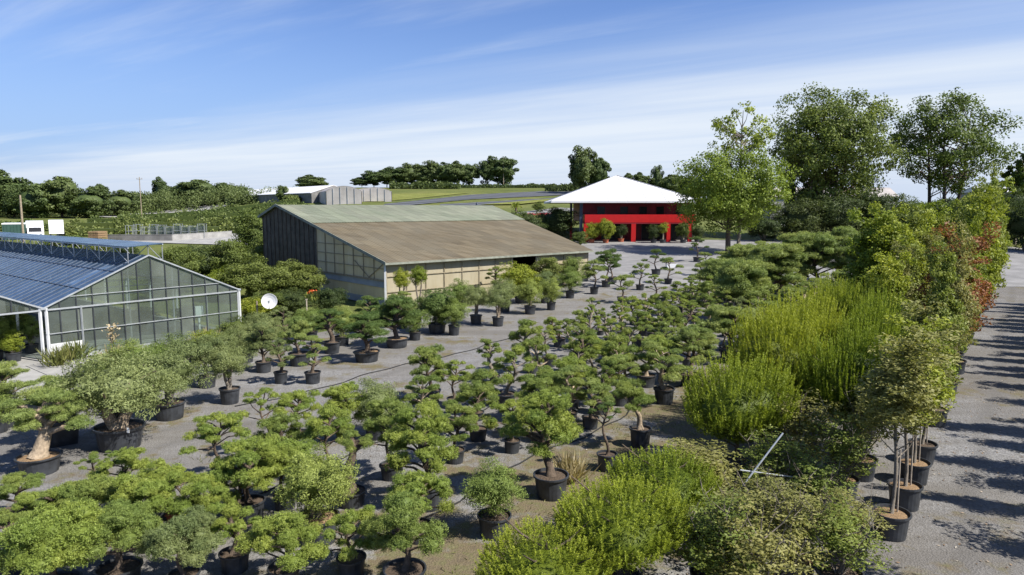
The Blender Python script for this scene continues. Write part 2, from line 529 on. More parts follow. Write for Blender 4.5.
# ------------------------------------------------------------------ mesh helpers
class MB:
    def __init__(self):
        self.v, self.f = [], []

    def add(self, vs, fs):
        o = len(self.v)
        self.v += [tuple(p) for p in vs]
        self.f += [tuple(i + o for i in f) for f in fs]
        return self

    def quad(self, a, b, c, d):
        return self.add([a, b, c, d], [(0, 1, 2, 3)])

    def prism(self, pts, off):
        """polygon pts swept by the vector off"""
        n = len(pts)
        off = Vector(off)
        vs = [Vector(p) for p in pts] + [Vector(p) + off for p in pts]
        fs = [tuple(range(n))[::-1], tuple(range(n, 2 * n))]
        fs += [(i, (i + 1) % n, n + (i + 1) % n, n + i) for i in range(n)]
        return self.add(vs, fs)

    def box(self, c, size, ax=(1, 0, 0), bev=0):
        ax = Vector(ax).normalized()
        up = Vector((0, 0, 1))
        ay = up.cross(ax).normalized()
        c = Vector(c)
        hx, hy, hz = (s / 2 for s in size)
        pts = [c - ax * hx - ay * hy - up * hz, c + ax * hx - ay * hy - up * hz,
               c + ax * hx + ay * hy - up * hz, c - ax * hx + ay * hy - up * hz]
        return self.prism(pts, up * 2 * hz)

    def bar(self, a, b, w, h=None):
        a, b = Vector(a), Vector(b)
        h = h or w
        d = (b - a).normalized()
        ref = Vector((0, 0, 1)) if abs(d.z) < .95 else Vector((1, 0, 0))
        s = d.cross(ref).normalized()
        u = s.cross(d).normalized()
        pts = [a + s * i * w / 2 + u * j * h / 2 for i, j in ((-1, -1), (1, -1), (1, 1), (-1, 1))]
        return self.prism(pts, b - a)

    def tube(self, pts, rad, n=6):
        pts = [Vector(p) for p in pts]
        if not isinstance(rad, (list, tuple)):
            rad = [rad] * len(pts)
        vs, fs = [], []
        for i, p in enumerate(pts):
            d = (pts[min(i + 1, len(pts) - 1)] - pts[max(i - 1, 0)])
            d = d.normalized() if d.length > 1e-6 else Vector((0, 0, 1))
            ref = Vector((1, 0, 0)) if abs(d.x) < .8 else Vector((0, 1, 0))
            s = d.cross(ref).normalized()
            u = d.cross(s)
            for k in range(n):
                a = 2 * math.pi * k / n
                vs.append(p + (s * math.cos(a) + u * math.sin(a)) * rad[i])
        for i in range(len(pts) - 1):
            for k in range(n):
                fs.append((i * n + k, i * n + (k + 1) % n, (i + 1) * n + (k + 1) % n, (i + 1) * n + k))
        fs.append(tuple(range(n)))
        fs.append(tuple(range((len(pts) - 1) * n, len(pts) * n))[::-1])
        return self.add(vs, fs)

    def lathe(self, prof, n=20, c=(0, 0, 0), cap=True):
        c = Vector(c)
        vs, fs = [], []
        for r, z in prof:
            for k in range(n):
                a = 2 * math.pi * k / n
                vs.append(c + Vector((r * math.cos(a), r * math.sin(a), z)))
        for i in range(len(prof) - 1):
            for k in range(n):
                fs.append((i * n + k, i * n + (k + 1) % n, (i + 1) * n + (k + 1) % n, (i + 1) * n + k))
        if cap:
            fs.append(tuple(range(n))[::-1])
            fs.append(tuple(range((len(prof) - 1) * n, len(prof) * n)))
        return self.add(vs, fs)

    def mesh(self, name, m, org=(0, 0, 0), smooth=False):
        me = bpy.data.meshes.new(name)
        o = Vector(org)
        me.from_pydata([tuple(Vector(p) - o) for p in self.v], [], self.f)
        me.materials.append(m)
        if smooth:
            me.polygons.foreach_set('use_smooth', [True] * len(me.polygons))
        me.update()
        return me

    def build(self, name, m, parent=None, org=None, smooth=False):
        if org is None:
            org = (0, 0, 0)
            if parent is not None:
                org = Vector((0, 0, 0))
                q = parent
                while q is not None:
                    org = org + q.location
                    q = q.parent
        return link(name, self.mesh(name, m, org, smooth), parent)


def link(name, me, parent=None, loc=None, rot=None, scale=None):
    o = bpy.data.objects.new(name, me)
    COL.objects.link(o)
    if parent is not None:
        o.parent = parent
    if loc is not None:
        o.location = loc
    if rot is not None:
        o.rotation_euler = rot
    if scale is not None:
        o.scale = scale
    return o


def tag(o, label=None, cat=None, group=None, kind=None):
    if label:
        o['label'] = label
    if cat:
        o['category'] = cat
    if group:
        o['group'] = group
    if kind:
        o['kind'] = kind
    return o


def thing(name, label, cat, loc, rz=0, group=None):
    o = bpy.data.objects.new(name, None)
    COL.objects.link(o)
    o.empty_display_size = .3
    o.location = loc
    o.rotation_euler = (0, 0, rz)
    return tag(o, label, cat, group)


# ------------------------------------------------------------------ foliage (numpy)
def norm(a):
    return a / np.maximum(np.linalg.norm(a, axis=1, keepdims=True), 1e-9)


def blades(C, D, ln, wd, tint, roll=None):
    """rhombic blades: centres C, long axes D, lengths, widths -> verts, tint"""
    n = len(C)
    D = norm(D)
    rnd = norm(NR.normal(size=(n, 3)))
    S = norm(np.cross(D, rnd if roll is None else norm(roll)))
    ln = np.broadcast_to(np.asarray(ln, float).reshape(-1, 1), (n, 1)) / 2
    wd = np.broadcast_to(np.asarray(wd, float).reshape(-1, 1), (n, 1)) / 2
    v = np.empty((n, 4, 3))
    v[:, 0] = C - D * ln
    v[:, 1] = C + S * wd - D * ln * .1
    v[:, 2] = C + D * ln
    v[:, 3] = C - S * wd - D * ln * .1
    return v.reshape(-1, 3), np.repeat(np.clip(tint, 0, 1), 4)


def leaf_mesh(name, parts, m, solids=()):
    """parts: list of (verts Nx3 in quads, tint); solids: (verts, faces(tri), tint value)"""
    vs = [p[0] for p in parts]
    ts = [p[1] for p in parts]
    nq = sum(len(v) for v in vs) // 4
    sv = [s[0] for s in solids]
    allv = np.concatenate(vs + sv) if vs or sv else np.zeros((0, 3))
    tint = np.concatenate(ts + [np.full(len(s[0]), s[2]) for s in solids])
    ntri = sum(len(s[1]) for s in solids)
    me = bpy.data.meshes.new(name)
    me.vertices.add(len(allv))
    me.vertices.foreach_set('co', allv.astype(np.float32).ravel())
    loops = [np.arange(nq * 4)]
    off = nq * 4
    for s in solids:
        loops.append((np.asarray(s[1]) + off).ravel())
        off += len(s[0])
    loops = np.concatenate(loops).astype(np.int32)
    me.loops.add(len(loops))
    me.loops.foreach_set('vertex_index', loops)
    me.polygons.add(nq + ntri)
    starts = np.concatenate([np.arange(nq) * 4, nq * 4 + np.arange(ntri) * 3]).astype(np.int32)
    me.polygons.foreach_set('loop_start', starts)
    me.update(calc_edges=True)
    at = me.attributes.new('tint', 'FLOAT', 'POINT')
    at.data.foreach_set('value', tint.astype(np.float32))
    me.materials.append(m)
    me.validate()
    return me


def ico(sub):
    import bmesh
    bm = bmesh.new()
    bmesh.ops.create_icosphere(bm, subdivisions=sub, radius=1)
    bm.verts.ensure_lookup_table()
    v = np.array([tuple(x.co) for x in bm.verts])
    f = np.array([[q.index for q in p.verts] for p in bm.faces])
    bm.free()
    return v, f


ICO2 = ico(2)
ICO3 = ico(3)


def sph(n):
    return norm(NR.normal(size=(n, 3)))


def lump(d, K, amp):
    """bumpy radius: K random lobes"""
    c = sph(K)
    dots = d @ c.T
    return 1 + amp * (np.max(np.clip((dots - .55) / .45, 0, 1) ** 1.0, axis=1) - .45)


def lay(D, nrm, part=.6):
    """most blades lie along the surface, the others stick out"""
    fn = nrm + NR.normal(0, .4, nrm.shape) + np.array([0, 0, .3])
    T = np.cross(fn, NR.normal(0, 1, nrm.shape))
    pick = NR.rand(len(D), 1) < part
    D = norm(D)
    roll = np.where(pick, fn, NR.normal(0, 1, nrm.shape))
    return np.where(pick, norm(T) + nrm * .25, D), roll


def pad_mesh(name, style, m, r=.4, n=900):
    """one clipped cloud of foliage, domed on top, flatter below"""
    zt, zb = {'round': (.62, .38), 'flat': (.42, .22), 'tuft': (.80, .55), 'needle': (.55, .30)}[style]
    K = 18
    c = sph(K)
    amp = .42 if style != 'flat' else .48

    def shape(d, scale):
        dots = d @ c.T
        rr = (1 + amp * (np.max(np.clip((dots - .62) / .38, 0, 1), axis=1) - .5)) * scale
        p = d * rr[:, None] * r
        p[:, 2] *= np.where(p[:, 2] > 0, zt, zb)
        return p
    nt_ = 85 if style != 'flat' else 100
    d0 = sph(int(nt_ * 1.5))
    d0 = d0[(d0[:, 2] > -.45) | (NR.rand(len(d0)) < .35)][:nt_]
    sz = NR.uniform(.7, 1.35, len(d0)) * np.where(NR.rand(len(d0)) < .15, 1.35, 1.0)
    base = shape(d0, 1.0) * NR.uniform(.80, 1.03, len(d0))[:, None]
    nrm0 = norm(d0 * np.array([1, 1, 1 / zt]))
    per = max(8, n // nt_)
    parts = []
    for i in range(len(d0)):
        k = int(per * NR.uniform(.6, 1.4))
        q = sph(k) * (NR.uniform(.1, 1, k) ** .5)[:, None] * .075 * sz[i]
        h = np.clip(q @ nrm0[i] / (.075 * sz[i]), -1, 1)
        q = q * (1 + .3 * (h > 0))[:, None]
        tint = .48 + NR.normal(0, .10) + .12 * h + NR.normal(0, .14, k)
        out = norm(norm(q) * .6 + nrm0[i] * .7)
        D = out + NR.normal(0, .45, (k, 3)) + np.array([0, 0, .3])
        D, fn = lay(D, out, .5)
        if style == 'round':
            parts.append(blades(base[i] + q, D, NR.uniform(.035, .065, k), NR.uniform(.018, .030, k), tint, fn))
        elif style == 'tuft':
            parts.append(blades(base[i] + q * 1.1, D, NR.uniform(.05, .095, k), NR.uniform(.015, .025, k), tint, fn))
        else:
            parts.append(blades(base[i] + q, D, NR.uniform(.05, .09, k), NR.uniform(.013, .021, k), tint, fn))
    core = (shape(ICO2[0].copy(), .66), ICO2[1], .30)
    return leaf_mesh(name, parts, m, [core])


PADS = {}
for st, mk, n in (('round', 'holly', 1100), ('round', 'lime', 1100), ('tuft', 'holly', 1100), ('tuft', 'olive', 1100), ('tuft', 'lime', 1100),
                  ('flat', 'juniper', 1200), ('needle', 'juniper', 1200), ('needle', 'darkpine', 1200), ('flat', 'darkpine', 1100),
                  ('round', 'olive', 1100), ('needle', 'holly', 1200), ('flat', 'holly', 1200)):
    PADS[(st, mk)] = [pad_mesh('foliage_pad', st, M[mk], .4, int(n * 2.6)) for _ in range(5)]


def clump_crown(name, m, R3, nclump, nleaf, ll, lw, cr=(.28, .42), up=.3, shell=.55, core=.0, seed=0, zmin=-1, taper=0):
    """airy crown made of many leaf clumps spread through an ellipsoid"""
    global NR
    NR = np.random.RandomState(seed)
    R3 = np.array(R3, float)
    d = sph(nclump)
    rad = NR.uniform(shell, 1.0, nclump)
    cc = d * rad[:, None]
    cc[:, 2] = np.maximum(cc[:, 2], zmin)
    if taper:
        f = 1 - taper * np.clip(cc[:, 2] + .2, 0, 1.2)
        cc[:, :2] *= f[:, None]
        nl_ = nclump // 9
        cc[:nl_, :2] = NR.normal(0, .16, (nl_, 2)) + np.repeat(NR.normal(0, .30, (-(-nl_ // 4), 2)), 4, axis=0)[:nl_]
        cc[:nl_, 2] = NR.uniform(.7, 1.28, nl_)
    cc = cc * R3 * (lump(d, 9, .35) if True else 1)[:, None]
    parts = []
    for i in range(nclump):
        k = int(nleaf * NR.uniform(.6, 1.4))
        q = sph(k) * (NR.uniform(.3, 1.0, k) ** .6)[:, None] * NR.uniform(*cr) * float(np.mean(R3))
        q[:, 2] *= .75
        D = norm(q) * .7 + NR.normal(0, .7, (k, 3)) + np.array([0, 0, up])
        D, fn = lay(D, norm(norm(q) * .5 + d[i]))
        t = .5 + NR.normal(0, .13) + NR.normal(0, .17, k)
        parts.append(blades(cc[i] + q, D, NR.uniform(.7, 1.3, k) * ll, NR.uniform(.7, 1.3, k) * lw, t, roll=fn))
    solids = []
    if core:
        v = ICO2[0] * R3 * core * (lump(ICO2[0], 9, .3))[:, None]
        solids = [(v, ICO2[1], .25)]
    return leaf_mesh(name, parts, m, solids)


def pine_crown(seed, rr=1.35, hh=2.4, nsh=620):
    """bushy young pine: fuzzy needled dome set all over with upright bottle-brush candles"""
    global NR
    NR = np.random.RandomState(seed)
    K = 15
    lob = sph(K)
    lob[:, 2] = np.abs(lob[:, 2]) * 1.1 - .15
    lob = norm(lob)
    lw_ = NR.uniform(.65, 1.1, K)

    def dome(d):
        bumps = np.max(np.clip((d @ lob.T - .62) / .38, 0, 1) * lw_, axis=1)
        return d * (.68 + .44 * bumps)[:, None] * np.array([rr, rr, hh / 2]) + np.array([0, 0, hh / 2])
    parts = []
    # fuzzy body
    n = 9000
    d = sph(n)
    p = dome(d)
    c0 = np.array([0, 0, hh / 2])
    p = c0 + (p - c0) * NR.uniform(.72, 1.0, n)[:, None]
    D = d * .7 + NR.normal(0, .45, (n, 3)) + np.array([0, 0, .55])
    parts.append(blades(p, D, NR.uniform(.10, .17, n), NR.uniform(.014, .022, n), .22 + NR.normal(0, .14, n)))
    # candles
    d = sph(nsh * 2)
    d = d[d[:, 2] > -.35][:nsh]
    base = c0 + (dome(d) - c0) * NR.uniform(.86, 1.02, len(d))[:, None]
    for i in range(len(base)):
        ax = np.array([d[i, 0] * .30, d[i, 1] * .30, 1.0]) + NR.normal(0, .07, 3)
        ax /= np.linalg.norm(ax)
        L = NR.uniform(.22, .46) * (1 + .45 * max(0, d[i, 2]))
        k = 46
        f = NR.uniform(0, 1, k)
        side = norm(np.cross(np.tile(ax, (k, 1)), NR.normal(size=(k, 3))))
        D = norm(side * NR.uniform(.5, 1.0, (k, 1)) + ax * .8)
        nl = NR.uniform(.05, .085, k) * (1.15 - .6 * f)
        C = base[i] + np.outer(f * L, ax) + D * nl[:, None] * .45
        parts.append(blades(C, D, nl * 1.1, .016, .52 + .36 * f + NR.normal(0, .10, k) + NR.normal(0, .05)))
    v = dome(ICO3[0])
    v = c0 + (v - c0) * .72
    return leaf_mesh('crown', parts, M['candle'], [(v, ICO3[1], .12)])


# ------------------------------------------------------------------ ground
def ground_sheet(name, xs, ys, zoff, m, fn=None):
    vs, fs = [], []
    for y in ys:
        for x in xs:
            X, Y = fn(x, y) if fn else (x, y)
            vs.append((X, Y, tz(X, Y) + zoff))
    nx = len(xs)
    for j in range(len(ys) - 1):
        for i in range(nx - 1):
            fs.append((j * nx + i, j * nx + i + 1, (j + 1) * nx + i + 1, (j + 1) * nx + i))
    mb = MB()
    mb.add(vs, fs)
    return tag(mb.build(name, m, smooth=True), kind='structure')


def frange(a, b, n):
    return [a + (b - a) * i / n for i in range(n + 1)]


gx = [-3000, -1500, -800, -500] + frange(-400, 400, 160) + [500, 800, 1500, 3000]
gy = [-150, -60, -20] + frange(0, 50, 10) + frange(56, 360, 120) + [400, 500, 600, 1000, 2000, 3000]
ground_sheet('ground', gx, gy, -.06, M['grass'])
ground_sheet('gravel_yard', frange(-14, 76, 90), frange(-3.4, -34, 40), .004, M['gravel'], lambda s, t: ST(s, t))
ground_sheet('gravel_path', frange(-14, 110, 90), frange(-3.4, 4.6, 10), .008, M['pathgravel'], lambda s, t: ST(s, t))
# hard standing in front of the red building
ground_sheet('parking_lot', frange(5, 75, 60), frange(63, 116, 40), .035, M['asphalt'])


# ------------------------------------------------------------------ sky, sun
SUN_AZ = Vector((.90, -.43, 0)).normalized()
SUN_EL = R(47)
SKYTINT = (.69, .76, .99)
w = bpy.data.worlds.new('World')
sc.world = w
w.use_nodes = True
nt = w.node_tree
bg = nt.nodes['Background']
sky = nt.nodes.new('ShaderNodeTexSky')
sky.sky_type = 'NISHITA'
sky.sun_disc = False
sky.sun_elevation = SUN_EL
sky.sun_rotation = math.atan2(SUN_AZ.x, SUN_AZ.y)
sky.air_density = 1.0
sky.dust_density = .25
sky.ozone_density = 3.5
tc = nt.nodes.new('ShaderNodeTexCoord')
# thin high cirrus, as clouds on a plane high above: direction / elevation
sep = nt.nodes.new('ShaderNodeSeparateXYZ')
nt.links.new(tc.outputs['Generated'], sep.inputs[0])


def wmath(op, a, b=None, c=None, clamp=False):
    n = nt.nodes.new('ShaderNodeMath')
    n.operation = op
    n.use_clamp = clamp
    for i, v in enumerate((a, b, c)):
        if v is None:
            continue
        if isinstance(v, (int, float)):
            n.inputs[i].default_value = v
        else:
            nt.links.new(v, n.inputs[i])
    return n.outputs[0]


def wstep(v, a, b, lo=0.0, hi=1.0):
    n = nt.nodes.new('ShaderNodeMapRange')
    n.interpolation_type = 'SMOOTHSTEP'
    n.inputs[1].default_value, n.inputs[2].default_value, n.inputs[3].default_value, n.inputs[4].default_value = a, b, lo, hi
    nt.links.new(v, n.inputs[0])
    return n.outputs[0]


zc = wmath('MAXIMUM', sep.outputs['Z'], .03)
CX = wmath('DIVIDE', sep.outputs['X'], zc)
CY = wmath('DIVIDE', sep.outputs['Y'], zc)
CU = wmath('SUBTRACT', wmath('MULTIPLY', CX, .80), wmath('MULTIPLY', CY, .60))   # along the streaks
CV = wmath('ADD', wmath('MULTIPLY', CX, .60), wmath('MULTIPLY', CY, .80))        # across them


def cloud_noise(su, sv_, scale, detail, ox):
    cb = nt.nodes.new('ShaderNodeCombineXYZ')
    nt.links.new(wmath('MULTIPLY', CU, su), cb.inputs[0])
    nt.links.new(wmath('MULTIPLY', CV, sv_), cb.inputs[1])
    cb.inputs[2].default_value = ox
    return noise(nt, scale, detail, cb.outputs[0], .58, .25)


n1 = cloud_noise(.10, .55, 1.0, 7, 1.7)
n2 = cloud_noise(.20, .8, 1.0, 7, 4.1)
n3 = cloud_noise(.16, .9, 1.0, 7, 9.3)
edge = wmath('ADD', wmath('SUBTRACT', CV, 5.1), wmath('MULTIPLY', wmath('SUBTRACT', n1, .5), 5.0))
bank = wmath('MULTIPLY', wstep(edge, -1.6, 2.4), wstep(n2, .25, .70, .72, 1.0))
thin = wmath('MULTIPLY', wstep(n3, .46, .72), .34)
cl = wmath('MAXIMUM', wmath('MULTIPLY', bank, .92), thin)
low = wstep(sep.outputs['Z'], .30, .0, 0, .85)
far_ = wstep(sep.outputs['Z'], .075, .01, 0, .55)
skyb = mixcol(nt, 1.0, sky.outputs[0], SKYTINT, 'MULTIPLY')
skyb = mixcol(nt, low, skyb, (2.35, 3.35, 5.2))
skyb = mixcol(nt, cl, skyb, (5.3, 5.75, 6.3))
skyc = mixcol(nt, far_, skyb, (3.55, 4.15, 5.35))
nt.links.new(skyc, bg.inputs[0])
bg.inputs[1].default_value = .085

sd = bpy.data.lights.new('sun', 'SUN')
sd.energy = 5.0
sd.angle = R(.5)
sd.color = (1, .95, .87)
so = bpy.data.objects.new('sun', sd)
COL.objects.link(so)
sv = Vector((SUN_AZ.x * math.cos(SUN_EL), SUN_AZ.y * math.cos(SUN_EL), math.sin(SUN_EL)))
so.rotation_euler = sv.to_track_quat('Z', 'Y').to_euler()
so.location = (30, -10, 60)
sc.view_settings.view_transform = 'Standard'
sc.view_settings.look = 'None'
sc.view_settings.exposure = .88
sc.view_settings.gamma = 1
sc.view_settings.use_curve_mapping = False
sc.cycles.max_bounces = 6
sc.cycles.diffuse_bounces = 3
sc.cycles.glossy_bounces = 3
sc.cycles.transparent_max_bounces = 10
sc.cycles.transmission_bounces = 4

#PART2

ORD = ['', 'first', 'second', 'third', 'fourth', 'fifth', 'sixth', 'seventh', 'eighth', 'ninth', 'tenth', 'eleventh', 'twelfth',
       'thirteenth', 'fourteenth', 'fifteenth', 'sixteenth', 'seventeenth', 'eighteenth', 'nineteenth', 'twentieth',
       'twenty-first', 'twenty-second', 'twenty-third', 'twenty-fourth', 'twenty-fifth', 'twenty-sixth', 'twenty-seventh',
       'twenty-eighth', 'twenty-ninth', 'thirtieth', 'thirty-first', 'thirty-second', 'thirty-third', 'thirty-fourth']

# ------------------------------------------------------------------ pots
POTS = {}


def pot(root, wd, ht, kind='black', soil='soil', shape='round'):
    key = (round(wd, 1), round(ht, 1), kind, shape)
    if key not in POTS:
        r, h = key[0] / 2, key[1]
        mb = MB()
        if shape == 'square':
            n = 4
        else:
            n = 24
        k = 1.25 if shape == 'square' else 1
        mb.lathe([(r * .82 * k, 0), (r * .86 * k, h * .25), (r * .95 * k, h * .90), (r * 1.03 * k, h * .90), (r * 1.05 * k, h * .93), (r * 1.05 * k, h),
                  (r * .97 * k, h), (r * .93 * k, h * .86), (r * .2, h * .84)], n, cap=False)
        mb.add([(0, 0, .0)], [])
        body = mb.mesh('pot', M['terracotta' if kind == 'terracotta' else 'pot'])
        sb = MB()
        sb.lathe([(.01, h * .93), (r * .5 * k, h * .925), (r * .93 * k, h * .88)], n, cap=False)
        POTS[key] = (body, sb, h, {})
    body, sb, h, sm = POTS[key]
    if soil not in sm:
        sm[soil] = sb.mesh('soil', M[soil])
    p = link('pot', body, root, rot=(rng.uniform(-.025, .025), rng.uniform(-.025, .025), rng.uniform(0, 6.28)), scale=(rng.uniform(.95, 1.05),) * 2 + (1,))
    link('soil', sm[soil], p)
    return h * .92


def wobble(p0, p1, amp, n, r):
    pts = []
    p0, p1 = Vector(p0), Vector(p1)
    ph1, ph2 = r.uniform(0, 6.28), r.uniform(0, 6.28)
    for i in range(n + 1):
        f = i / n
        a = amp * math.sin(f * math.pi)
        pts.append(p0.lerp(p1, f) + Vector((a * math.sin(f * 5 + ph1), a * math.cos(f * 4.3 + ph2), 0)))
    return pts


def at_frac(pts, f):
    x = f * (len(pts) - 1)
    i = min(int(x), len(pts) - 2)
    return pts[i].lerp(pts[i + 1], x - i)


def cloud_tree(x, y, h, spread, npads, pad, label, group=None, potw=.7, poth=.5, kind='black', soil='soil', bark='bark', tr=.07,
               lean=(0, 0), seed=0, padr=None, shape='round', low=.34, name='cloud_tree', tags=False, wob=.14):
    r = random.Random(seed * 7919 + 13)
    root = thing(name, label, 'potted tree', (x, y, tz(x, y)), group=group)
    ph = pot(root, potw, poth, kind, soil, shape)
    if padr is None:
        padr = spread * r.choice([.19, .23, .26, .30])
        low = low * r.uniform(.8, 1.4)
    top = Vector((lean[0], lean[1], h - padr * .4))
    tp = wobble((0, 0, ph - .03), top, wob * h * .5, 9, r)
    mb = MB()
    mb.tube(tp, [tr * (1.5 if i == 0 else 1.12 - .75 * i / 9) for i in range(10)], 8)
    specs = [(top, padr * 1.05)]
    a0 = r.uniform(0, 6.28)
    for i in range(npads - 1):
        f = low + (.92 - low) * (i + r.uniform(-.3, .3)) / max(1, npads - 2)
        f = min(.93, max(low * .9, f))
        a = a0 + i * 2.4 + r.uniform(-.4, .4)
        L = spread * (1.05 - .55 * f) * r.uniform(.65, 1.1)
        st = at_frac(tp, max(.1, f - .12))
        e = Vector((st.x + math.cos(a) * L, st.y + math.sin(a) * L, ph + (h - ph) * f + r.uniform(-.05, .1)))
        pr = padr * r.uniform(.72, 1.15) * (1.12 - .25 * f)
        mid = st.lerp(e, .5) + Vector((r.uniform(-.08, .08), r.uniform(-.08, .08), r.uniform(-.02, .10)))
        mb.tube([st, mid, e - Vector((0, 0, pr * .10))], [tr * .55, tr * .38, tr * .22], 5)
        specs.append((e, pr))
        if r.random() < .45:
            e2 = st.lerp(e, .55) + Vector((r.uniform(-.3, .3), r.uniform(-.3, .3), r.uniform(.05, .22)))
            specs.append((e2, pr * .7))
    mb.build('trunk', M[bark], root, org=(0, 0, 0), smooth=True)
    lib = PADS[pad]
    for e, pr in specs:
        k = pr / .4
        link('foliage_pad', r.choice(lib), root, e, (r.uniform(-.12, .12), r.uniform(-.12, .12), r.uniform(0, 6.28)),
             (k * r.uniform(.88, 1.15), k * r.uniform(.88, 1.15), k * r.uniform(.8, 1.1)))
    if tags:
        t = MB()
        t.box((potw * .40, -potw * .36, ph + .10), (.07, .012, .16))
        t.build('plant_tag', M['tag'], root, org=(0, 0, 0))
    return root


CROWNS = {}


def crown_lib():
    for k in range(4):
        CROWNS.setdefault('olive', []).append(clump_crown('crown', M['olive'], (1, 1, .72), 120, 130, .075, .020, (.17, .30), .45, .45, .55, 100 + k, -.75))
        CROWNS.setdefault('bush', []).append(clump_crown('crown', M['holly'], (1, 1, 1.05), 120, 120, .085, .024, (.20, .32), .6, .4, .50, 120 + k))
        CROWNS.setdefault('shrub', []).append(clump_crown('crown', M['shrubleaf'], (1, 1, 1.1), 130, 120, .09, .042, (.20, .33), .35, .35, .50, 140 + k))
        CROWNS.setdefault('yshrub', []).append(clump_crown('crown', M['yellowgreen'], (1, 1, 1.1), 130, 120, .085, .042, (.20, .33), .35, .35, .50, 160 + k))
        CROWNS.setdefault('dshrub', []).append(clump_crown('crown', M['darkshrub'], (1, 1, 1.0), 120, 110, .085, .036, (.20, .33), .35, .4, .60, 180 + k))
        CROWNS.setdefault('spruce', []).append(clump_crown('crown', M['darkpine'], (1, 1, .95), 120, 90, .12, .026, (.16, .24), .25, .7, .72, 190 + k))
        CROWNS.setdefault('column_decid', []).append(clump_crown('crown', M['decid'], (.62, .62, 1.35), 220, 60, .085, .042, (.14, .27), .1, .15, 0, 200 + k, taper=.62))
        CROWNS.setdefault('column_yellow', []).append(clump_crown('crown', M['yellowgreen'], (.66, .66, 1.3), 220, 60, .085, .045, (.14, .27), .1, .15, 0, 220 + k, taper=.62))
        CROWNS.setdefault('column_dull', []).append(clump_crown('crown', M['dull'], (.64, .64, 1.3), 220, 52, .075, .038, (.15, .29), .1, .1, 0, 240 + k, taper=.62))
        CROWNS.setdefault('column_russet', []).append(clump_crown('crown', M['russet'], (.64, .64, 1.25), 200, 50, .08, .040, (.14, .27), .1, .15, 0, 260 + k, taper=.62))
        CROWNS.setdefault('sparse_dull', []).append(clump_crown('crown', M['dull'], (.66, .66, 1.3), 150, 26, .07, .036, (.12, .24), .2, .25, 0, 270 + k))
        CROWNS.setdefault('sparse_yellow', []).append(clump_crown('crown', M['decid'], (.66, .66, 1.3), 150, 26, .07, .038, (.12, .24), .2, .25, 0, 275 + k))
        CROWNS.setdefault('pine', []).append(pine_crown(280 + k))


crown_lib()


def bush_tree(x, y, h, rad, crown, label, group=None, potw=.8, poth=.5, kind='black', soil='soil', bark='greybark', tr=.06, stems=3,
              seed=0, cz=None, ch=None, name='potted_bush', cat='potted bush', haspot=True, tags=False, shape='round'):
    """a bushy crown on one or several stems; ch = half height of the crown"""
    r = random.Random(seed * 104729 + 5)
    root = thing(name, label, cat, (x, y, tz(x, y)), group=group)
    ph = pot(root, potw, poth, kind, soil, shape) if haspot else 0
    zs = {'olive': .72, 'bush': 1.05, 'shrub': 1.1, 'yshrub': 1.1, 'dshrub': 1.0, 'spruce': .95}.get(crown, 1.3)
    if ch is None:
        ch = min((h - ph) * .46, rad * zs)
    cz = h - ch
    mb = MB()
    for k in range(stems):
        a = 6.28 * k / stems + r.uniform(-.5, .5)
        b0 = Vector((math.cos(a) * tr * .5, math.sin(a) * tr * .5, max(ph - .03, -.05))) if stems > 1 else Vector((0, 0, max(ph - .03, -.05)))
        e = Vector((math.cos(a) * rad * (.35 if stems > 1 else .05), math.sin(a) * rad * (.35 if stems > 1 else .05), cz + ch * .2))
        pts = wobble(b0, e, rad * .08, 6, r)
        mb.tube(pts, [tr * (1.25 - .75 * i / 6) for i in range(7)], 7)
        for q in range(4):
            st = at_frac(pts, r.uniform(.5, .95))
            a2 = r.uniform(0, 6.28)
            en = st + Vector((math.cos(a2) * rad * .45, math.sin(a2) * rad * .45, ch * r.uniform(.1, .6)))
            mb.tube([st, st.lerp(en, .5) + Vector((0, 0, .06)), en], [tr * .4, tr * .28, tr * .14], 5)
    mb.build('trunk', M[bark], root, org=(0, 0, 0), smooth=True)
    link('crown', r.choice(CROWNS[crown]), root, (0, 0, cz), (0, 0, r.uniform(0, 6.28)),
         (rad * r.uniform(.92, 1.08), rad * r.uniform(.92, 1.08), ch / zs))
    if tags:
        t = MB()
        t.box((potw * .40, -potw * .36, ph + .08), (.07, .012, .16))
        t.build('plant_tag', M['tag'], root, org=(0, 0, 0))
    return root


# ------------------------------------------------------------------ rows of potted trees
KINDS = {
    'round': (('round', 'holly'), 'rounded green cloud tree'),
    'lime': (('round', 'lime'), 'bright lime cloud tree'),
    'tuft': (('tuft', 'holly'), 'tufted green cloud tree'),
    'ltuft': (('tuft', 'lime'), 'tufted light green cloud tree'),
    'needle': (('needle', 'juniper'), 'grey-green needled cloud tree'),
    'flat': (('flat', 'juniper'), 'flat-layered grey-green cloud tree'),
    'fholly': (('flat', 'holly'), 'flat-layered green cloud tree'),
    'dark': (('needle', 'darkpine'), 'dark needled cloud tree'),
    'dflat': (('flat', 'darkpine'), 'dark flat-layered cloud tree'),
    'ocloud': (('tuft', 'olive'), 'grey olive cloud tree'),
}
BUSH = {'shrub': 'leafy shrub', 'yshrub': 'yellow-green shrub', 'olive': 'round-headed grey olive tree', 'bush': 'dense bushy green tree', 'spruce': 'dark round pine ball'}


def at_px(px, py):
    g = G(px, py)
    return g.x, g.y


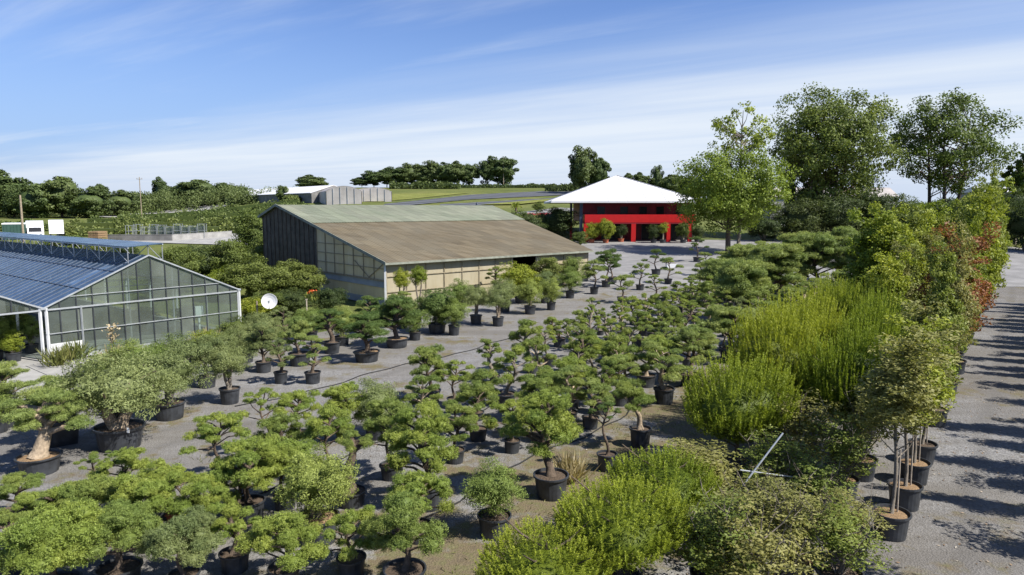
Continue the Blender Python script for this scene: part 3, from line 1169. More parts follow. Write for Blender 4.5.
def build_row(desc, group, items, skip_s):
    """items: dicts with x, y, k and size; ordered from the near end"""
    items.sort(key=lambda d: to_st(d['x'], d['y'])[0])
    for i, d in enumerate(items):
        d = dict(d)
        k = d.pop('k')
        pre = d.pop('look', None)
        x, y = d.pop('x'), d.pop('y')
        d.setdefault('seed', int(x * 131 + y * 977) % 9973)
        phrase = pre or (KINDS[k][1] if k in KINDS else BUSH[k])
        lab = f'{phrase}, {ORD[i + 1]} from near end of {desc}'
        if k in KINDS:
            cloud_tree(x, y, label=lab, group=group, pad=KINDS[k][0], **d)
        else:
            bush_tree(x, y, crown=k, label=lab, group=group, **d)


def fill(t, s0, s1, step, kinds, seed, have, jit=.25, hs=(1.75, 2.5), sp=(.62, .95)):
    r = random.Random(seed)
    s = s0
    out = []
    while s < s1:
        x, y = ST(s + r.uniform(-jit, jit), t + r.uniform(-jit, jit))
        k = r.choice(kinds)
        st = step * r.uniform(.9, 1.15)
        s += st
        h, spd = r.uniform(*hs), r.uniform(*sp)
        npd = r.randint(10, 14)
        far = y > 44
        tr = r.uniform(.05, .10)
        pw = r.choice([.5, .6, .7, .8])
        lean = (r.uniform(-.5, .5), r.uniform(-.4, .4))
        bk = r.choice(['bark', 'greybark', 'greybark', 'palebark'])
        if any((x - q['x']) ** 2 + (y - q['y']) ** 2 < 1.9 for q in have):
            continue
        if k in KINDS:
            out.append(dict(x=x, y=y, k=k, h=h, spread=spd, npads=npd if not far else 10, potw=pw, poth=pw * .68, tr=tr, lean=lean, bark=bk))
        else:
            out.append(dict(x=x, y=y, k=k, h=h * .95, rad=spd * .95, potw=pw, poth=pw * .68, tr=tr * .8, bark=bk))
    return out


def hero(px, py, k, **kw):
    x, y = at_px(px, py)
    return dict(x=x, y=y, k=k, **kw)


# row 1, beside the weedy strip and the pines
r1 = [
    hero(494, 535, 'bush', h=1.75, rad=.72, potw=.8, poth=.5, tr=.035, stems=4, look='low spiky bush in black pot'),
    hero(551, 496, 'lime', h=2.75, spread=1.07, npads=18, potw=.9, poth=.62, tr=.10, lean=(-.15, .1), padr=.29, low=.42, look='large lime cloud tree above straw tuft', seed=3),
    hero(607, 470, 'dflat', h=2.0, spread=0.53, npads=9, potw=.6, poth=.5, tr=.045, low=.55, look='slender forked dark cloud tree', seed=11),
    hero(640, 446, 'fholly', h=2.0, spread=0.82, npads=10, potw=.7, poth=.55, tr=.085, bark='palebark', lean=(-.5, .1), low=.62, padr=.24, look='leaning pale-trunked cloud tree', seed=5),
    hero(664, 403, 'flat', h=2.3, spread=1.03, npads=14, potw=.8, poth=.55, tr=.08, bark='palebark', lean=(-.4, .2), padr=.28, seed=8),
    hero(690, 385, 'needle', h=2.5, spread=1.33, npads=16, potw=.9, poth=.5, tr=.09, seed=21),
    hero(731, 362, 'flat', h=2.7, spread=1.52, npads=18, potw=1.1, poth=.7, tr=.12, seed=23),
]
for (px, py, h, spd) in ((818, 296, 5.6, 2.5), (778, 306, 5.0, 2.3), (862, 300, 5.6, 2.4), (800, 282, 5.0, 2.2), (842, 283, 5.6, 2.3), (745, 322, 4.2, 2.0), (765, 292, 4.4, 2.1), (722, 300, 3.4, 1.8), (742, 280, 3.6, 1.8)):
    r1.append(hero(px, py, 'flat', h=h * .95, spread=spd * .82, npads=20, potw=1.4, poth=.8, tr=.16, padr=.75, seed=px))
r1 += fill(-10.6, 36, 64, 2.3, ['flat', 'needle', 'flat', 'fholly'], 1, r1, hs=(2.2, 3.2), sp=(1.0, 1.45))
build_row('row beside pines', 'potted trees in the row beside the pines', r1, 0)

r2 = [
    hero(318, 541, 'bush', h=2.15, rad=.85, potw=1.0, poth=.6, tr=.05, stems=5, soil='strawsoil', look='upright leafy tree in wide black pot'),
    hero(405, 592, 'tuft', h=1.9, spread=0.77, npads=14, potw=.8, poth=.5, tr=.06, seed=31),
    hero(352, 505, 'round', h=1.9, spread=0.69, npads=10, potw=.7, poth=.4, tr=.15, low=.6, seed=32, look='thick brown-trunked cloud tree'),
    hero(428, 507, 'ltuft', h=2.6, spread=0.86, npads=18, potw=.8, poth=.55, tr=.08, seed=33),
]
r2 += fill(-12.4, 17.5, 64, 2.1, ['round', 'lime', 'tuft', 'fholly', 'lime', 'needle', 'round', 'flat'], 2, r2)
build_row('second row', 'potted trees in the second row from the pines', r2, 0)

r3 = [
    hero(235, 570, 'ltuft', h=1.35, spread=0.60, npads=10, potw=.6, poth=.4, seed=41, look='low rounded light green cloud tree'),
    hero(120, 590, 'tuft', h=1.6, spread=0.95, npads=18, potw=.8, poth=.5, seed=42),
    hero(60, 605, 'ltuft', h=1.7, spread=1.03, npads=20, potw=.8, poth=.5, seed=43),
    hero(280, 470, 'round', h=1.6, spread=0.69, npads=12, potw=.75, poth=.45, kind='terracotta', seed=44, look='rounded cloud tree in terracotta pot'),
    hero(180, 531, 'lime', h=1.5, spread=0.65, npads=10, potw=.5, poth=.45, kind='terracotta', shape='square', tr=.04, seed=45, look='lime cloud tree in square terracotta pot'),
    hero(250, 520, 'lime', h=2.0, spread=0.95, npads=18, potw=.7, poth=.45, seed=46),
]
r3 += fill(-15.3, 16, 64, 2.0, ['round', 'lime', 'lime', 'tuft', 'ltuft', 'fholly', 'round', 'needle'], 3, r3)
build_row('third row', 'potted trees in the third row from the pines', r3, 0)

r4 = [
    hero(15, 575, 'fholly', h=1.3, spread=0.77, npads=12, potw=.7, poth=.45, seed=51),
    hero(60, 545, 'fholly', h=1.3, spread=0.86, npads=12, potw=.7, poth=.45, seed=52),
    hero(130, 505, 'lime', h=1.45, spread=0.69, npads=10, potw=.6, poth=.45, seed=53, tr=.04),
    hero(222, 482, 'lime', h=1.9, spread=0.95, npads=14, potw=.6, poth=.45, seed=54, tr=.045, padr=.18, low=.5),
    hero(300, 448, 'lime', h=1.8, spread=0.86, npads=14, potw=.7, poth=.45, seed=55, tr=.045, padr=.18, low=.5),
    hero(376, 438, 'olive', h=1.9, rad=.9, potw=.7, poth=.5, tr=.06, seed=56, bark='palebark'),
    hero(430, 402, 'round', h=2.1, spread=0.95, npads=16, potw=.8, poth=.5, seed=57),
]
r4 += fill(-17.9, 23, 64, 2.0, ['round', 'lime', 'round', 'tuft', 'fholly', 'lime', 'needle'], 4, r4)
build_row('fourth row', 'potted trees in the fourth row from the pines', r4, 0)
r8 = [
    hero(96, 492, 'fholly', h=1.0, spread=.55, npads=8, potw=.5, poth=.35, seed=501, tr=.03),
    hero(268, 456, 'lime', h=2.1, spread=.85, npads=9, potw=.6, poth=.4, seed=503, tr=.04, padr=.17, low=.5),
    hero(20, 525, 'fholly', h=1.15, spread=0.77, npads=10, potw=.6, poth=.4, seed=504),
]
r8 += fill(-19.9, 31, 62, 2.2, ['lime', 'round', 'ltuft', 'lime', 'fholly', 'tuft'], 63, r8 + r4, hs=(1.5, 2.2), sp=(.6, .9))
build_row('row along gravel lane', 'potted trees along the right edge of the gravel lane', r8, 0)

extra = []
for (px, py, k, h, sp_, pw) in ((142, 548, 'lime', 1.5, .75, .6), (92, 540, 'tuft', 1.35, .75, .6), (35, 552, 'ltuft', 1.3, .75, .6), (165, 518, 'ltuft', 1.3, .65, .5), (205, 545, 'ltuft', 1.4, .7, .6), (345, 440, 'lime', 1.8, .8, .6), (455, 408, 'lime', 1.8, .85, .6), (285, 508, 'lime', 1.7, .9, .6), (352, 575, 'ltuft', 1.3, .8, .6), (392, 478, 'tuft', 2.2, .9, .7), (455, 462, 'fholly', 1.7, .85, .6), (330, 478, 'lime', 2.0, .95, .6),
                         (238, 520, 'round', 1.6, .75, .6), (285, 585, 'ltuft', 1.4, .85, .6), (185, 592, 'ocloud', 1.4, .8, .6), (478, 440, 'round', 1.9, .9, .6), (512, 452, 'lime', 1.6, .8, .5),
                         (590, 428, 'needle', 1.7, .85, .6), (572, 408, 'lime', 1.9, .95, .6), (545, 420, 'fholly', 1.8, .9, .6), (418, 540, 'ltuft', 1.5, .8, .6), (620, 405, 'flat', 1.9, .95, .6), (610, 385, 'lime', 1.9, .95, .6)):
    extra.append(hero(px, py, k, h=h, spread=sp_, npads=15, potw=pw, poth=.42, tr=.045, seed=px * 3 + py))
build_row('scattered small trees', 'smaller cloud trees scattered between the first rows', extra, 0)
r6 = fill(-14.0, 15, 60, 2.6, ['lime', 'round', 'ltuft', 'tuft', 'ocloud'], 61, r2 + r3 + extra, hs=(1.3, 2.0), sp=(.5, .75))
build_row('gap behind second row', 'smaller potted trees between the second and third rows', r6, 0)
r7 = fill(-16.6, 15, 60, 2.5, ['lime', 'round', 'ltuft', 'fholly'], 62, r4 + r3 + extra, hs=(1.3, 2.0), sp=(.5, .75))
build_row('gap behind third row', 'smaller potted trees between the third and lane rows', r7, 0)
r5 = fill(-8.6, 47, 66, 2.9, ['flat', 'needle', 'flat'], 5, r1, hs=(2.2, 3.2), sp=(1.1, 1.5))
build_row('flat conifers behind pines', 'flat layered conifers at the far right of the yard', r5, 0)

l1 = [
    hero(40, 472, 'flat', h=2.3, spread=1.28, npads=16, potw=1.1, poth=.5, tr=.20, bark='palebark', soil='strawsoil', lean=(.2, .3), low=.45, wob=.05, seed=61, look='old pale-trunked pine in bowl'),
    hero(62, 443, 'needle', h=2.1, spread=1.03, npads=14, potw=1.1, poth=.8, tr=.10, shape='square', seed=62, look='needled cloud tree in square black tub'),
    hero(120, 447, 'olive', h=3.0, rad=1.5, potw=1.5, poth=.65, tr=.17, stems=3, bark='palebark', tags=True, seed=63, look='big grey olive dome in tagged pot'),
    hero(170, 418, 'olive', h=2.6, rad=1.2, potw=1.15, poth=.55, tr=.09, stems=4, seed=64, look='spreading olive tree in black tub'),
    hero(230, 403, 'olive', h=2.3, rad=.85, potw=.75, poth=.55, tr=.06, seed=65),
    hero(281, 383, 'ocloud', h=1.9, spread=0.69, npads=12, potw=.6, poth=.5, seed=66),
    hero(313, 383, 'flat', h=2.0, spread=0.77, npads=12, potw=.65, poth=.5, seed=67),
    hero(367, 361, 'dflat', h=2.3, spread=1.07, npads=14, potw=1.3, poth=.5, tr=.12, soil='strawsoil', seed=68, look='dark cloud tree in wide straw-topped bowl'),
    hero(397, 347, 'dark', h=2.7, spread=1.42, npads=16, potw=1.25, poth=.5, tr=.12, seed=69, soil='strawsoil', look='wide dark pine in broad black bowl'),
    hero(415, 340, 'bush', h=1.9, rad=.8, potw=.7, poth=.5, seed=70),
    hero(454, 335, 'bush', h=2.2, rad=.9, potw=.7, poth=.55, seed=71),
    hero(498, 326, 'olive', h=2.5, rad=.95, potw=.75, poth=.55, seed=72, bark='palebark'),
    hero(530, 314, 'bush', h=2.5, rad=1.0, potw=.8, poth=.55, seed=73),
    hero(551, 310, 'bush', h=2.4, rad=.95, potw=.7, poth=.55, seed=74),
    hero(594, 294, 'needle', h=2.9, spread=1.23, npads=12, potw=.8, poth=.55, seed=75),
    hero(606, 287, 'dark', h=3.3, spread=1.33, npads=12, potw=.9, poth=.6, seed=76),
]
build_row('left lane row', 'potted trees along the left edge of the gravel lane', l1, 0)
l2 = [
    hero(-5, 432, 'bush', h=1.6, rad=1.0, potw=.9, poth=.5, seed=80),
    hero(148, 402, 'bush', h=2.4, rad=1.0, potw=.8, poth=.55, seed=81),
    hero(207, 387, 'ocloud', h=2.1, spread=0.86, npads=14, potw=.75, poth=.5, seed=82, look='grey cloud tree in front of greenhouse'),
    hero(264, 372, 'ocloud', h=2.2, spread=0.86, npads=14, potw=.7, poth=.5, seed=83),
    hero(300, 365, 'needle', h=2.3, spread=0.86, npads=14, potw=1.0, poth=.55, seed=84),
    hero(247, 362, 'olive', h=1.9, rad=.9, potw=.7, poth=.5, seed=185),
    hero(225, 372, 'olive', h=1.9, rad=.9, potw=.7, poth=.5, seed=186),
    hero(332, 353, 'dflat', h=2.3, spread=0.95, npads=14, potw=.9, poth=.6, seed=85, tr=.13),
    hero(342, 345, 'bush', h=2.1, rad=.9, potw=.8, poth=.5, seed=86),
    hero(370, 335, 'dflat', h=2.3, spread=0.95, npads=12, potw=.8, poth=.5, seed=87),
    hero(402, 328, 'flat', h=2.3, spread=1.03, npads=12, potw=.8, poth=.5, seed=88),
    hero(437, 333, 'spruce', h=2.7, rad=1.3, potw=1.1, poth=.55, seed=89, look='dark blue-green pine ball'),
    hero(476, 324, 'olive', h=2.5, rad=.95, potw=.8, poth=.55, seed=90, kind='black'),
    hero(505, 312, 'olive', h=2.4, rad=1.0, potw=.8, poth=.55, seed=91),
    hero(545, 303, 'olive', h=2.5, rad=1.1, potw=.8, poth=.55, seed=92),
    hero(570, 298, 'bush', h=2.6, rad=1.1, potw=.8, poth=.55, seed=93),
    hero(497, 298, 'round', h=2.6, spread=1.03, npads=14, potw=.8, poth=.55, seed=94, look='cloud tree before open barn bay'),
]
l2 += [
    hero(402, 318, 'yshrub', h=3.4, rad=.6, potw=.7, poth=.5, seed=401, look='narrow light shrub before cream wall', stems=2),
    hero(419, 316, 'yshrub', h=3.5, rad=.6, potw=.7, poth=.5, seed=402, look='narrow light shrub nearing barn bay', stems=2),
    hero(520, 303, 'yshrub', h=3.2, rad=1.5, potw=.9, poth=.5, seed=403, look='wide yellow-green shrub beside barn bay'),
    hero(548, 292, 'shrub', h=3.0, rad=1.3, potw=.9, poth=.5, seed=404, look='leafy shrub at the barn far corner'),
    hero(572, 286, 'bush', h=3.0, rad=1.2, potw=.9, poth=.5, seed=405),
    hero(130, 384, 'bush', h=1.9, rad=.9, potw=.7, poth=.5, seed=406),
    hero(178, 380, 'olive', h=2.0, rad=1.0, potw=.8, poth=.5, seed=407),
    hero(100, 396, 'shrub', h=1.5, rad=.8, potw=.7, poth=.5, seed=408, look='leafy bush behind the big olive dome'),
    hero(210, 362, 'yshrub', h=1.6, rad=.9, potw=.7, poth=.4, seed=409, look='pale bush before the greenhouse right end'),
    hero(235, 350, 'shrub', h=1.7, rad=.9, potw=.7, poth=.4, seed=410, look='leafy bush by the greenhouse right corner'),
    hero(262, 348, 'olive', h=1.9, rad=.9, potw=.7, poth=.5, seed=411),
    hero(285, 346, 'ocloud', h=2.1, spread=0.86, npads=12, potw=.7, poth=.5, seed=412),
    hero(312, 340, 'bush', h=2.0, rad=.9, potw=.7, poth=.5, seed=413),
    hero(460, 312, 'bush', h=2.4, rad=1.0, potw=.8, poth=.5, seed=414),
    hero(10, 425, 'flat', h=2.2, spread=1.23, npads=12, potw=1.0, poth=.5, seed=415),
]
build_row('row by buildings', 'potted trees in the back row by the buildings', l2, 0)

for i, (px, py, h) in enumerate(((640, 290, 2.4), (668, 284, 2.5), (700, 292, 2.4), (722, 277, 2.6), (655, 302, 2.2), (690, 306, 2.3), (738, 270, 2.8), (622, 303, 2.2), (705, 276, 2.4), (760, 268, 3.0))):
    x, y = at_px(px, py)
    cloud_tree(x, y, h, 1.15, 8, ('flat', 'juniper') if i % 2 else ('needle', 'juniper'), 'small flat-topped cloud tree at the far end of the yard', 'small cloud trees at the far end of the yard', potw=.8, poth=.5, seed=700 + i)
# small cloud trees on the far gravel by the red building
for (px, py, lab, h, k) in ((612, 283, 'dark cloud tree in pot at the far end of the gravel lane', 3.2, 'dark'),
                            (656, 275, 'dark low cloud tree beside white planter box', 2.6, 'dark'),
                            (697, 262, 'dark cloud tree left of the linden trunk', 3.0, 'dark')):
    x, y = at_px(px, py)
    cloud_tree(x, y, h, 1.4, 7, ('needle', 'darkpine'), lab, 'dark cloud trees near the red building', potw=1.0, poth=.6, seed=int(px))

# ------------------------------------------------------------------ pines beside the path
def pine(x, y, h, rad, label, seed):
    r = random.Random(seed)
    root = thing('young_pine', label, 'pine', (x, y, tz(x, y)), group='young pines with upright candles')
    ph = pot(root, .8, .5)
    mb = MB()
    mb.tube(wobble((0, 0, ph - .03), (0, 0, h * .8), .05, 6, r), [.06, .055, .05, .045, .04, .03, .02], 7)
    for k in range(10):
        z = ph + .2 + (h - ph) * .6 * k / 10
        a = k * 2.4
        mb.tube([(0, 0, z), (math.cos(a) * rad * .4, math.sin(a) * rad * .4, z + .2), (math.cos(a) * rad * .75, math.sin(a) * rad * .75, z + .5)], [.025, .02, .01], 5)
    mb.build('trunk', M['bark'], root, org=(0, 0, 0), smooth=True)
    k = rad / 1.35
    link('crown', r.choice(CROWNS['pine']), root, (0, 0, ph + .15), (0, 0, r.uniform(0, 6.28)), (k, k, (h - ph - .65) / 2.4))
    return root


pl = []
for i, (px, py, h, rad) in enumerate([(545, 635, 2.2, 1.15), (618, 598, 2.6, 1.3), (735, 476, 3.6, 1.55), (662, 548, 2.5, 1.25)]):
    x, y = at_px(px, py)
    pl.append((x, y, h, rad))
rr = random.Random(5)
for s in (22.3, 25.0, 27.8, 31, 34.5, 38):
    x, y = ST(s, -6.2 + rr.uniform(-.2, .2))
    pl.append((x, y, rr.uniform(3.9, 4.6), rr.uniform(1.3, 1.55)))
for s in (21.5, 24.6, 27.5):
    x, y = ST(s, -3.9)
    pl.append((x, y, rr.uniform(4.0, 4.6), rr.uniform(1.1, 1.3)))
for i, (x, y, h, rad) in enumerate(pl):
    lab = ['low candle pine at the bottom edge, leftmost of the pines', 'low candle pine second from the left at the bottom edge',
           'big round candle pine standing above the gravel gap', 'low candle pine below the big round pine'][i] if i < 4 else (
        f'candle pine, {ORD[i - 3]} beyond the big round pine in the left pine row' if i < 10 else f'slim candle pine, {ORD[i - 9]} from near end in the right pine row')
    pine(x, y, h, rad, lab, 300 + i)

# ------------------------------------------------------------------ broadleaf standards along the path
def standard(x, y, h, crown, label, group, seed, clear=1.2, rad=.85, potw=.8, poth=.6, stake=True, twigs=0):
    r = random.Random(seed)
    root = thing('young_tree', label, 'young tree', (x, y, tz(x, y)), group=group)
    ph = pot(root, potw, poth, 'black', r.choice(['soil', 'strawsoil', 'strawsoil']))
    ch = (h - ph - clear) / 2
    cz = ph + clear + ch
    mb = MB()
    pts = wobble((0, 0, ph - .03), (r.uniform(-.1, .1), r.uniform(-.1, .1), h - .3), .05, 8, r)
    mb.tube(pts, [.05, .045, .042, .038, .034, .028, .022, .016, .010], 7)
    for k in range(16):
        f = (ph + clear * .8 + (h - ph - clear) * .85 * k / 16 - ph) / (h - ph)
        st = at_frac(pts, min(.97, f))
        a = k * 2.4 + r.uniform(-.3, .3)
        L = rad * r.uniform(.5, .95)
        e = st + Vector((math.cos(a) * L * .8, math.sin(a) * L * .8, L * r.uniform(.5, 1.0)))
        mb.tube([st, st.lerp(e, .5) + Vector((math.cos(a) * .06, math.sin(a) * .06, -.02)), e], [.016, .012, .005], 4)
    for k in range(twigs):
        a = k * 2.4 + r.uniform(-.4, .4)
        e = Vector((math.cos(a) * rad * .8, math.sin(a) * rad * .8, h * r.uniform(.75, 1.02)))
        tp = wobble((math.cos(a) * .06, math.sin(a) * .06, ph - .03), e, .10, 6, r)
        mb.tube(tp, [.020, .018, .016, .013, .010, .007, .004], 5)
        for q in range(5):
            st = at_frac(tp, r.uniform(.4, .95))
            mb.tube([st, st + Vector((r.uniform(-.3, .3), r.uniform(-.3, .3), r.uniform(.1, .35)))], [.007, .003], 4)
    mb.build('trunk', M['greybark'], root, org=(0, 0, 0), smooth=True)
    k = rad / .64
    link('crown', r.choice(CROWNS[crown]), root, (0, 0, cz), (0, 0, r.uniform(0, 6.28)), (k, k, ch / 1.3))
    if stake:
        sb = MB()
        sb.tube([(.16, .05, ph - .1), (.13, .04, ph + 1.5)], .018, 6)
        sb.build('stake', M['stake'], root, org=(0, 0, 0))
    return root


rr = random.Random(11)
seq = ['column_dull', 'column_yellow', 'column_dull', 'column_yellow', 'column_decid', 'column_dull', 'column_decid', 'column_dull',
       'column_russet', 'column_russet', 'column_dull', 'column_yellow', 'column_decid', 'column_yellow', 'column_decid', 'column_decid', 'column_yellow', 'column_decid', 'column_yellow', 'column_decid', 'column_yellow', 'column_decid', 'column_decid', 'column_yellow']
CW = {'sparse_dull': 'sparse dull olive', 'sparse_yellow': 'sparse light green', 'column_dull': 'dull olive', 'column_decid': 'leafy green', 'column_yellow': 'yellow-green', 'column_russet': 'russet-leaved'}
ss = [17.75, 19.6, 21.4, 23.1, 26.2, 29.0, 31.6, 34.2, 36.6, 38.6, 42.2, 45.4, 48.2, 52, 56.5, 60, 66, 70, 77]
PX = [(890, 536), (904, 507), (913, 482), (921, 462), (934, 425), (946, 395), (955, 373)]
for i, s in enumerate(ss):
    x, y = ST(s, -2.5 + rr.uniform(-.1, .1))
    if i < len(PX):
        x, y = at_px(*PX[i])
        s = to_st(x, y)[0]
    h = 4.3 + .05 * (s - 17) + rr.uniform(-.9, .9) + (1.6 if s > 50 else 0)
    standard(x, y, h, seq[i], f'{CW[seq[i]]} young tree on bare stem, {ORD[i + 1]} from near end along path', 'young trees in pots along the path', 400 + i,
             clear=(1.75 if i == 0 else 1.5 if i < 4 else rr.uniform(.4, 1.3)), rad=(1.35 if seq[i] == 'column_russet' else rr.uniform(.75, 1.0)) * (1.0 if s < 50 else 1.5), stake=s < 40)
seq2 = ['sparse_yellow', 'sparse_dull', 'sparse_yellow', 'sparse_dull', 'column_yellow', 'column_yellow', 'column_dull', 'column_decid', 'column_yellow', 'column_dull', 'column_yellow', 'column_decid', 'column_yellow', 'column_decid', 'column_yellow', 'column_decid']
s2 = [12.2, 14.3, 16.6, 19.0, 30.5, 33, 35.5, 38, 41, 44.5, 48, 52, 56, 60, 65, 70]
for i, s in enumerate(s2):
    x, y = ST(s, -4.4 + rr.uniform(-.15, .15))
    h = (1.75 + .10 * (s - 12) if s < 20 else 3.9 + .06 * (s - 20)) + rr.uniform(-.2, .2)
    standard(x, y, h, seq2[i], f'{CW[seq2[i]]} leafy shrub, {ORD[i + 1]} from near end of second row behind path trees', 'leafy plants in the second row from the path', 440 + i,
             clear=.15 if s < 20 else .5, rad=rr.uniform(.85, 1.05), stake=False, twigs=7 if s < 20 else 0)
TALL = [(862, 350), (884, 352), (908, 340), (925, 322), (880, 334)]
for i, (px, py) in enumerate(TALL):
    x, y = at_px(px, py)
    standard(x, y, [6.3, 6.0, 6.2, 6.6, 6.6][i], ['column_yellow', 'column_yellow', 'column_decid', 'column_yellow', 'column_yellow'][i],
             ['tallest bright yellow-green tree behind the pines, left one', 'bright yellow-green tree right of the tallest bright one', 'leafy green tall tree between bright ones and path row', 'yellow-green tall tree nearest the russet tree', 'bright yellow-green tree rising behind the two front bright trees'][i],
             'tall bright trees behind the pines', 650 + i, clear=.5, rad=1.35, stake=False)
s3 = [15.2, 40, 43.5, 47, 51, 55.5]
for i, s in enumerate(s3):
    x, y = ST(s, -5.9)
    standard(x, y, 1.8 if i == 0 else rr.uniform(4.8, 6.0), ['column_dull', 'column_yellow', 'column_yellow', 'column_decid', 'column_yellow', 'column_decid'][i],
             ['low dull shrub between the bottom pines and the big round pine', 'yellow-green bushy tree just beyond the left pine row', 'tall yellow-green tree second beyond the left pine row', 'leafy green tree third beyond the left pine row', 'yellow-green tree fourth beyond the left pine row', 'leafy green tree fifth beyond the left pine row'][i],
             'leafy plants beyond the pine row', 470 + i, clear=.3, rad=1.05, stake=False)
for i, (px, py, h, c, rd) in enumerate(((792, 585, 2.2, 'sparse_dull', .8), (838, 600, 1.9, 'sparse_yellow', .75), (760, 625, 2.3, 'sparse_dull', .9), (812, 535, 1.9, 'sparse_yellow', .75), (846, 565, 1.6, 'sparse_dull', .7), (720, 610, 2.3, 'sparse_yellow', .8), (842, 500, 2.4, 'sparse_yellow', .8), (860, 478, 2.9, 'sparse_dull', .8))):
    x, y = at_px(px, py)
    standard(x, y, h, c, ['dull leafy shrub at the bottom edge below the slanting support bar', 'yellow-green leafy shrub at the bottom edge beside the path gravel', 'dull leafy shrub cut by the bottom edge', 'green leafy shrub left of the first bare-stemmed path tree',
        'small dull shrub at the path edge before the first path tree', 'yellow-green shrub at the bottom edge right of the pines', 'green leafy shrub behind the first path tree stem', 'dull tall shrub behind the first two path trees'][i],
        'low leafy shrubs at the lower right', 600 + i, clear=.1, rad=rd, stake=False, twigs=7)
# trees across the path; their shade falls on the gravel
s_acc = 13.5
for i in range(26):
    s_acc += rr.uniform(1.2, 3.0)
    s = s_acc
    x, y = ST(s, 2.75 + rr.uniform(-.3, .5))
    standard(x, y, rr.uniform(3.2, 5.2), rr.choice(['column_decid', 'column_dull', 'column_yellow']), f'young tree across the path, {ORD[i + 1]} from near end of that row',
             'young trees across the path', 500 + i, clear=rr.uniform(.3, 1.2), rad=rr.uniform(.6, 1.0), stake=False)

# ------------------------------------------------------------------ greenhouse
GD = Vector((.63, .777, 0)).normalized()      # along the gable
AD = Vector((-.777, .63, 0)).normalized()     # along the ridge, away
C1 = G(47, 362)
C1.z = 0
GW, EZ, RZ, GL = 10.15, 2.62, 4.92, 46.0
UP = Vector((0, 0, 1))


def gp(g, a, z):
    """point in greenhouse coordinates"""
    return C1 + GD * g + AD * a + UP * z


def roof_z(g):
    g = g % GW
    return EZ + (RZ - EZ) * (1 - abs(g - GW / 2) / (GW / 2))


gh = thing('greenhouse', 'glass greenhouse with blue sloping roof, raised ridge vents and glazed gable', 'greenhouse', C1)
for g in (0, -GW):                                           # double white corner posts
    for dg in (-.13, .13):
        MB().bar(gp(g + dg, 0, 0), gp(g + dg, 0, EZ + .05), .10, .10).build('post', M['white_metal'], gh)
MB().bar(gp(GW, 0, 0), gp(GW, 0, EZ + .05), .14, .14).build('post', M['white_metal'], gh)
for g in (0, GW, -GW):
    for a in range(4, int(GL), 4):
        MB().bar(gp(g, a, 0), gp(g, a, EZ), .09, .09).build('post', M['white_metal'], gh)
mb = MB()
for b in (-1, 0):
    g0 = b * GW
    mb.bar(gp(g0 + .07, -.02, EZ - .06), gp(g0 + GW - .07, -.02, EZ - .06), .06, .08)        # tie beam
    mb.bar(gp(g0 + .02, -.05, EZ + .04), gp(g0 + GW / 2, -.05, RZ + .06), .06, .07)
    mb.bar(gp(g0 + GW / 2, -.05, RZ + .06), gp(g0 + GW - .02, -.05, EZ + .04), .06, .07)
    for a in range(4, int(GL), 4):                            # trusses inside
        mb.bar(gp(g0, a, EZ - .06), gp(g0 + GW, a, EZ - .06), .05, .07)
        mb.bar(gp(g0 + GW / 2, a, EZ - .06), gp(g0 + GW / 2, a, RZ - .1), .04)
        mb.bar(gp(g0 + GW * .25, a, EZ - .06), gp(g0 + GW * .5, a, RZ - .15), .04)
        mb.bar(gp(g0 + GW * .75, a, EZ - .06), gp(g0 + GW * .5, a, RZ - .15), .04)
mb.bar(gp(.07, -.02, 1.36), gp(GW - .07, -.02, 1.36), .035, .045)
mb.bar(gp(1.2, -.02, 3.55 - .42), gp(GW - 1.2, -.02, 3.13), .03, .04)
mb.bar(gp(.07, -.02, .10), gp(GW - .07, -.02, .10), .06, .2)
mb.bar(gp(1.65, -.025, .1), gp(1.65, -.025, EZ), .07, .07)
for g in (4.0, 6.3, 8.2):
    mb.bar(gp(g, .08, .1), gp(g, .08, roof_z(g) - .1), .07, .07)
mb.build('frame', M['galv'], gh)
mb = MB()
g = .72
while g < GW:
    MB().bar(gp(g, -.015, .2), gp(g, -.015, roof_z(g) - .06), .035, .05).build('glazing_bar', M['dark_metal'], gh)
    g += .74
g = -GW + .74
while g < 0:
    MB().bar(gp(g, -.015, EZ), gp(g, -.015, roof_z(g) - .06), .035, .05).build('glazing_bar', M['dark_metal'], gh)
    g += .74
mb = MB()
mb.prism([gp(.08, .03, .2), gp(GW - .08, .03, .2), gp(GW - .08, .03, EZ), gp(GW / 2, .03, RZ), gp(.08, .03, EZ)], AD * .015)
mb.prism([gp(-GW + .08, .03, EZ), gp(-.08, .03, EZ), gp(-GW / 2, .03, RZ)], AD * .015)
mb.build('gable_glass', M['wallglass'], gh)
mb = MB()
mb.prism([gp(.2, -.05, .12), gp(1.6, -.05, .12), gp(1.6, -.05, .86), gp(.2, -.05, .86)], AD * .03)
mb.build('kick_panel', M['white_metal'], gh)
mb = MB()
mb.prism([gp(GW, .1, .2), gp(GW, GL, .2), gp(GW, GL, EZ), gp(GW, .1, EZ)], GD * .015)
mb.prism([gp(.1, GL, .2), gp(GW, GL, .2), gp(GW, GL, EZ), gp(GW / 2, GL, RZ), gp(.1, GL, EZ)], AD * .015)
mb.build('side_glass', M['wallglass'], gh)
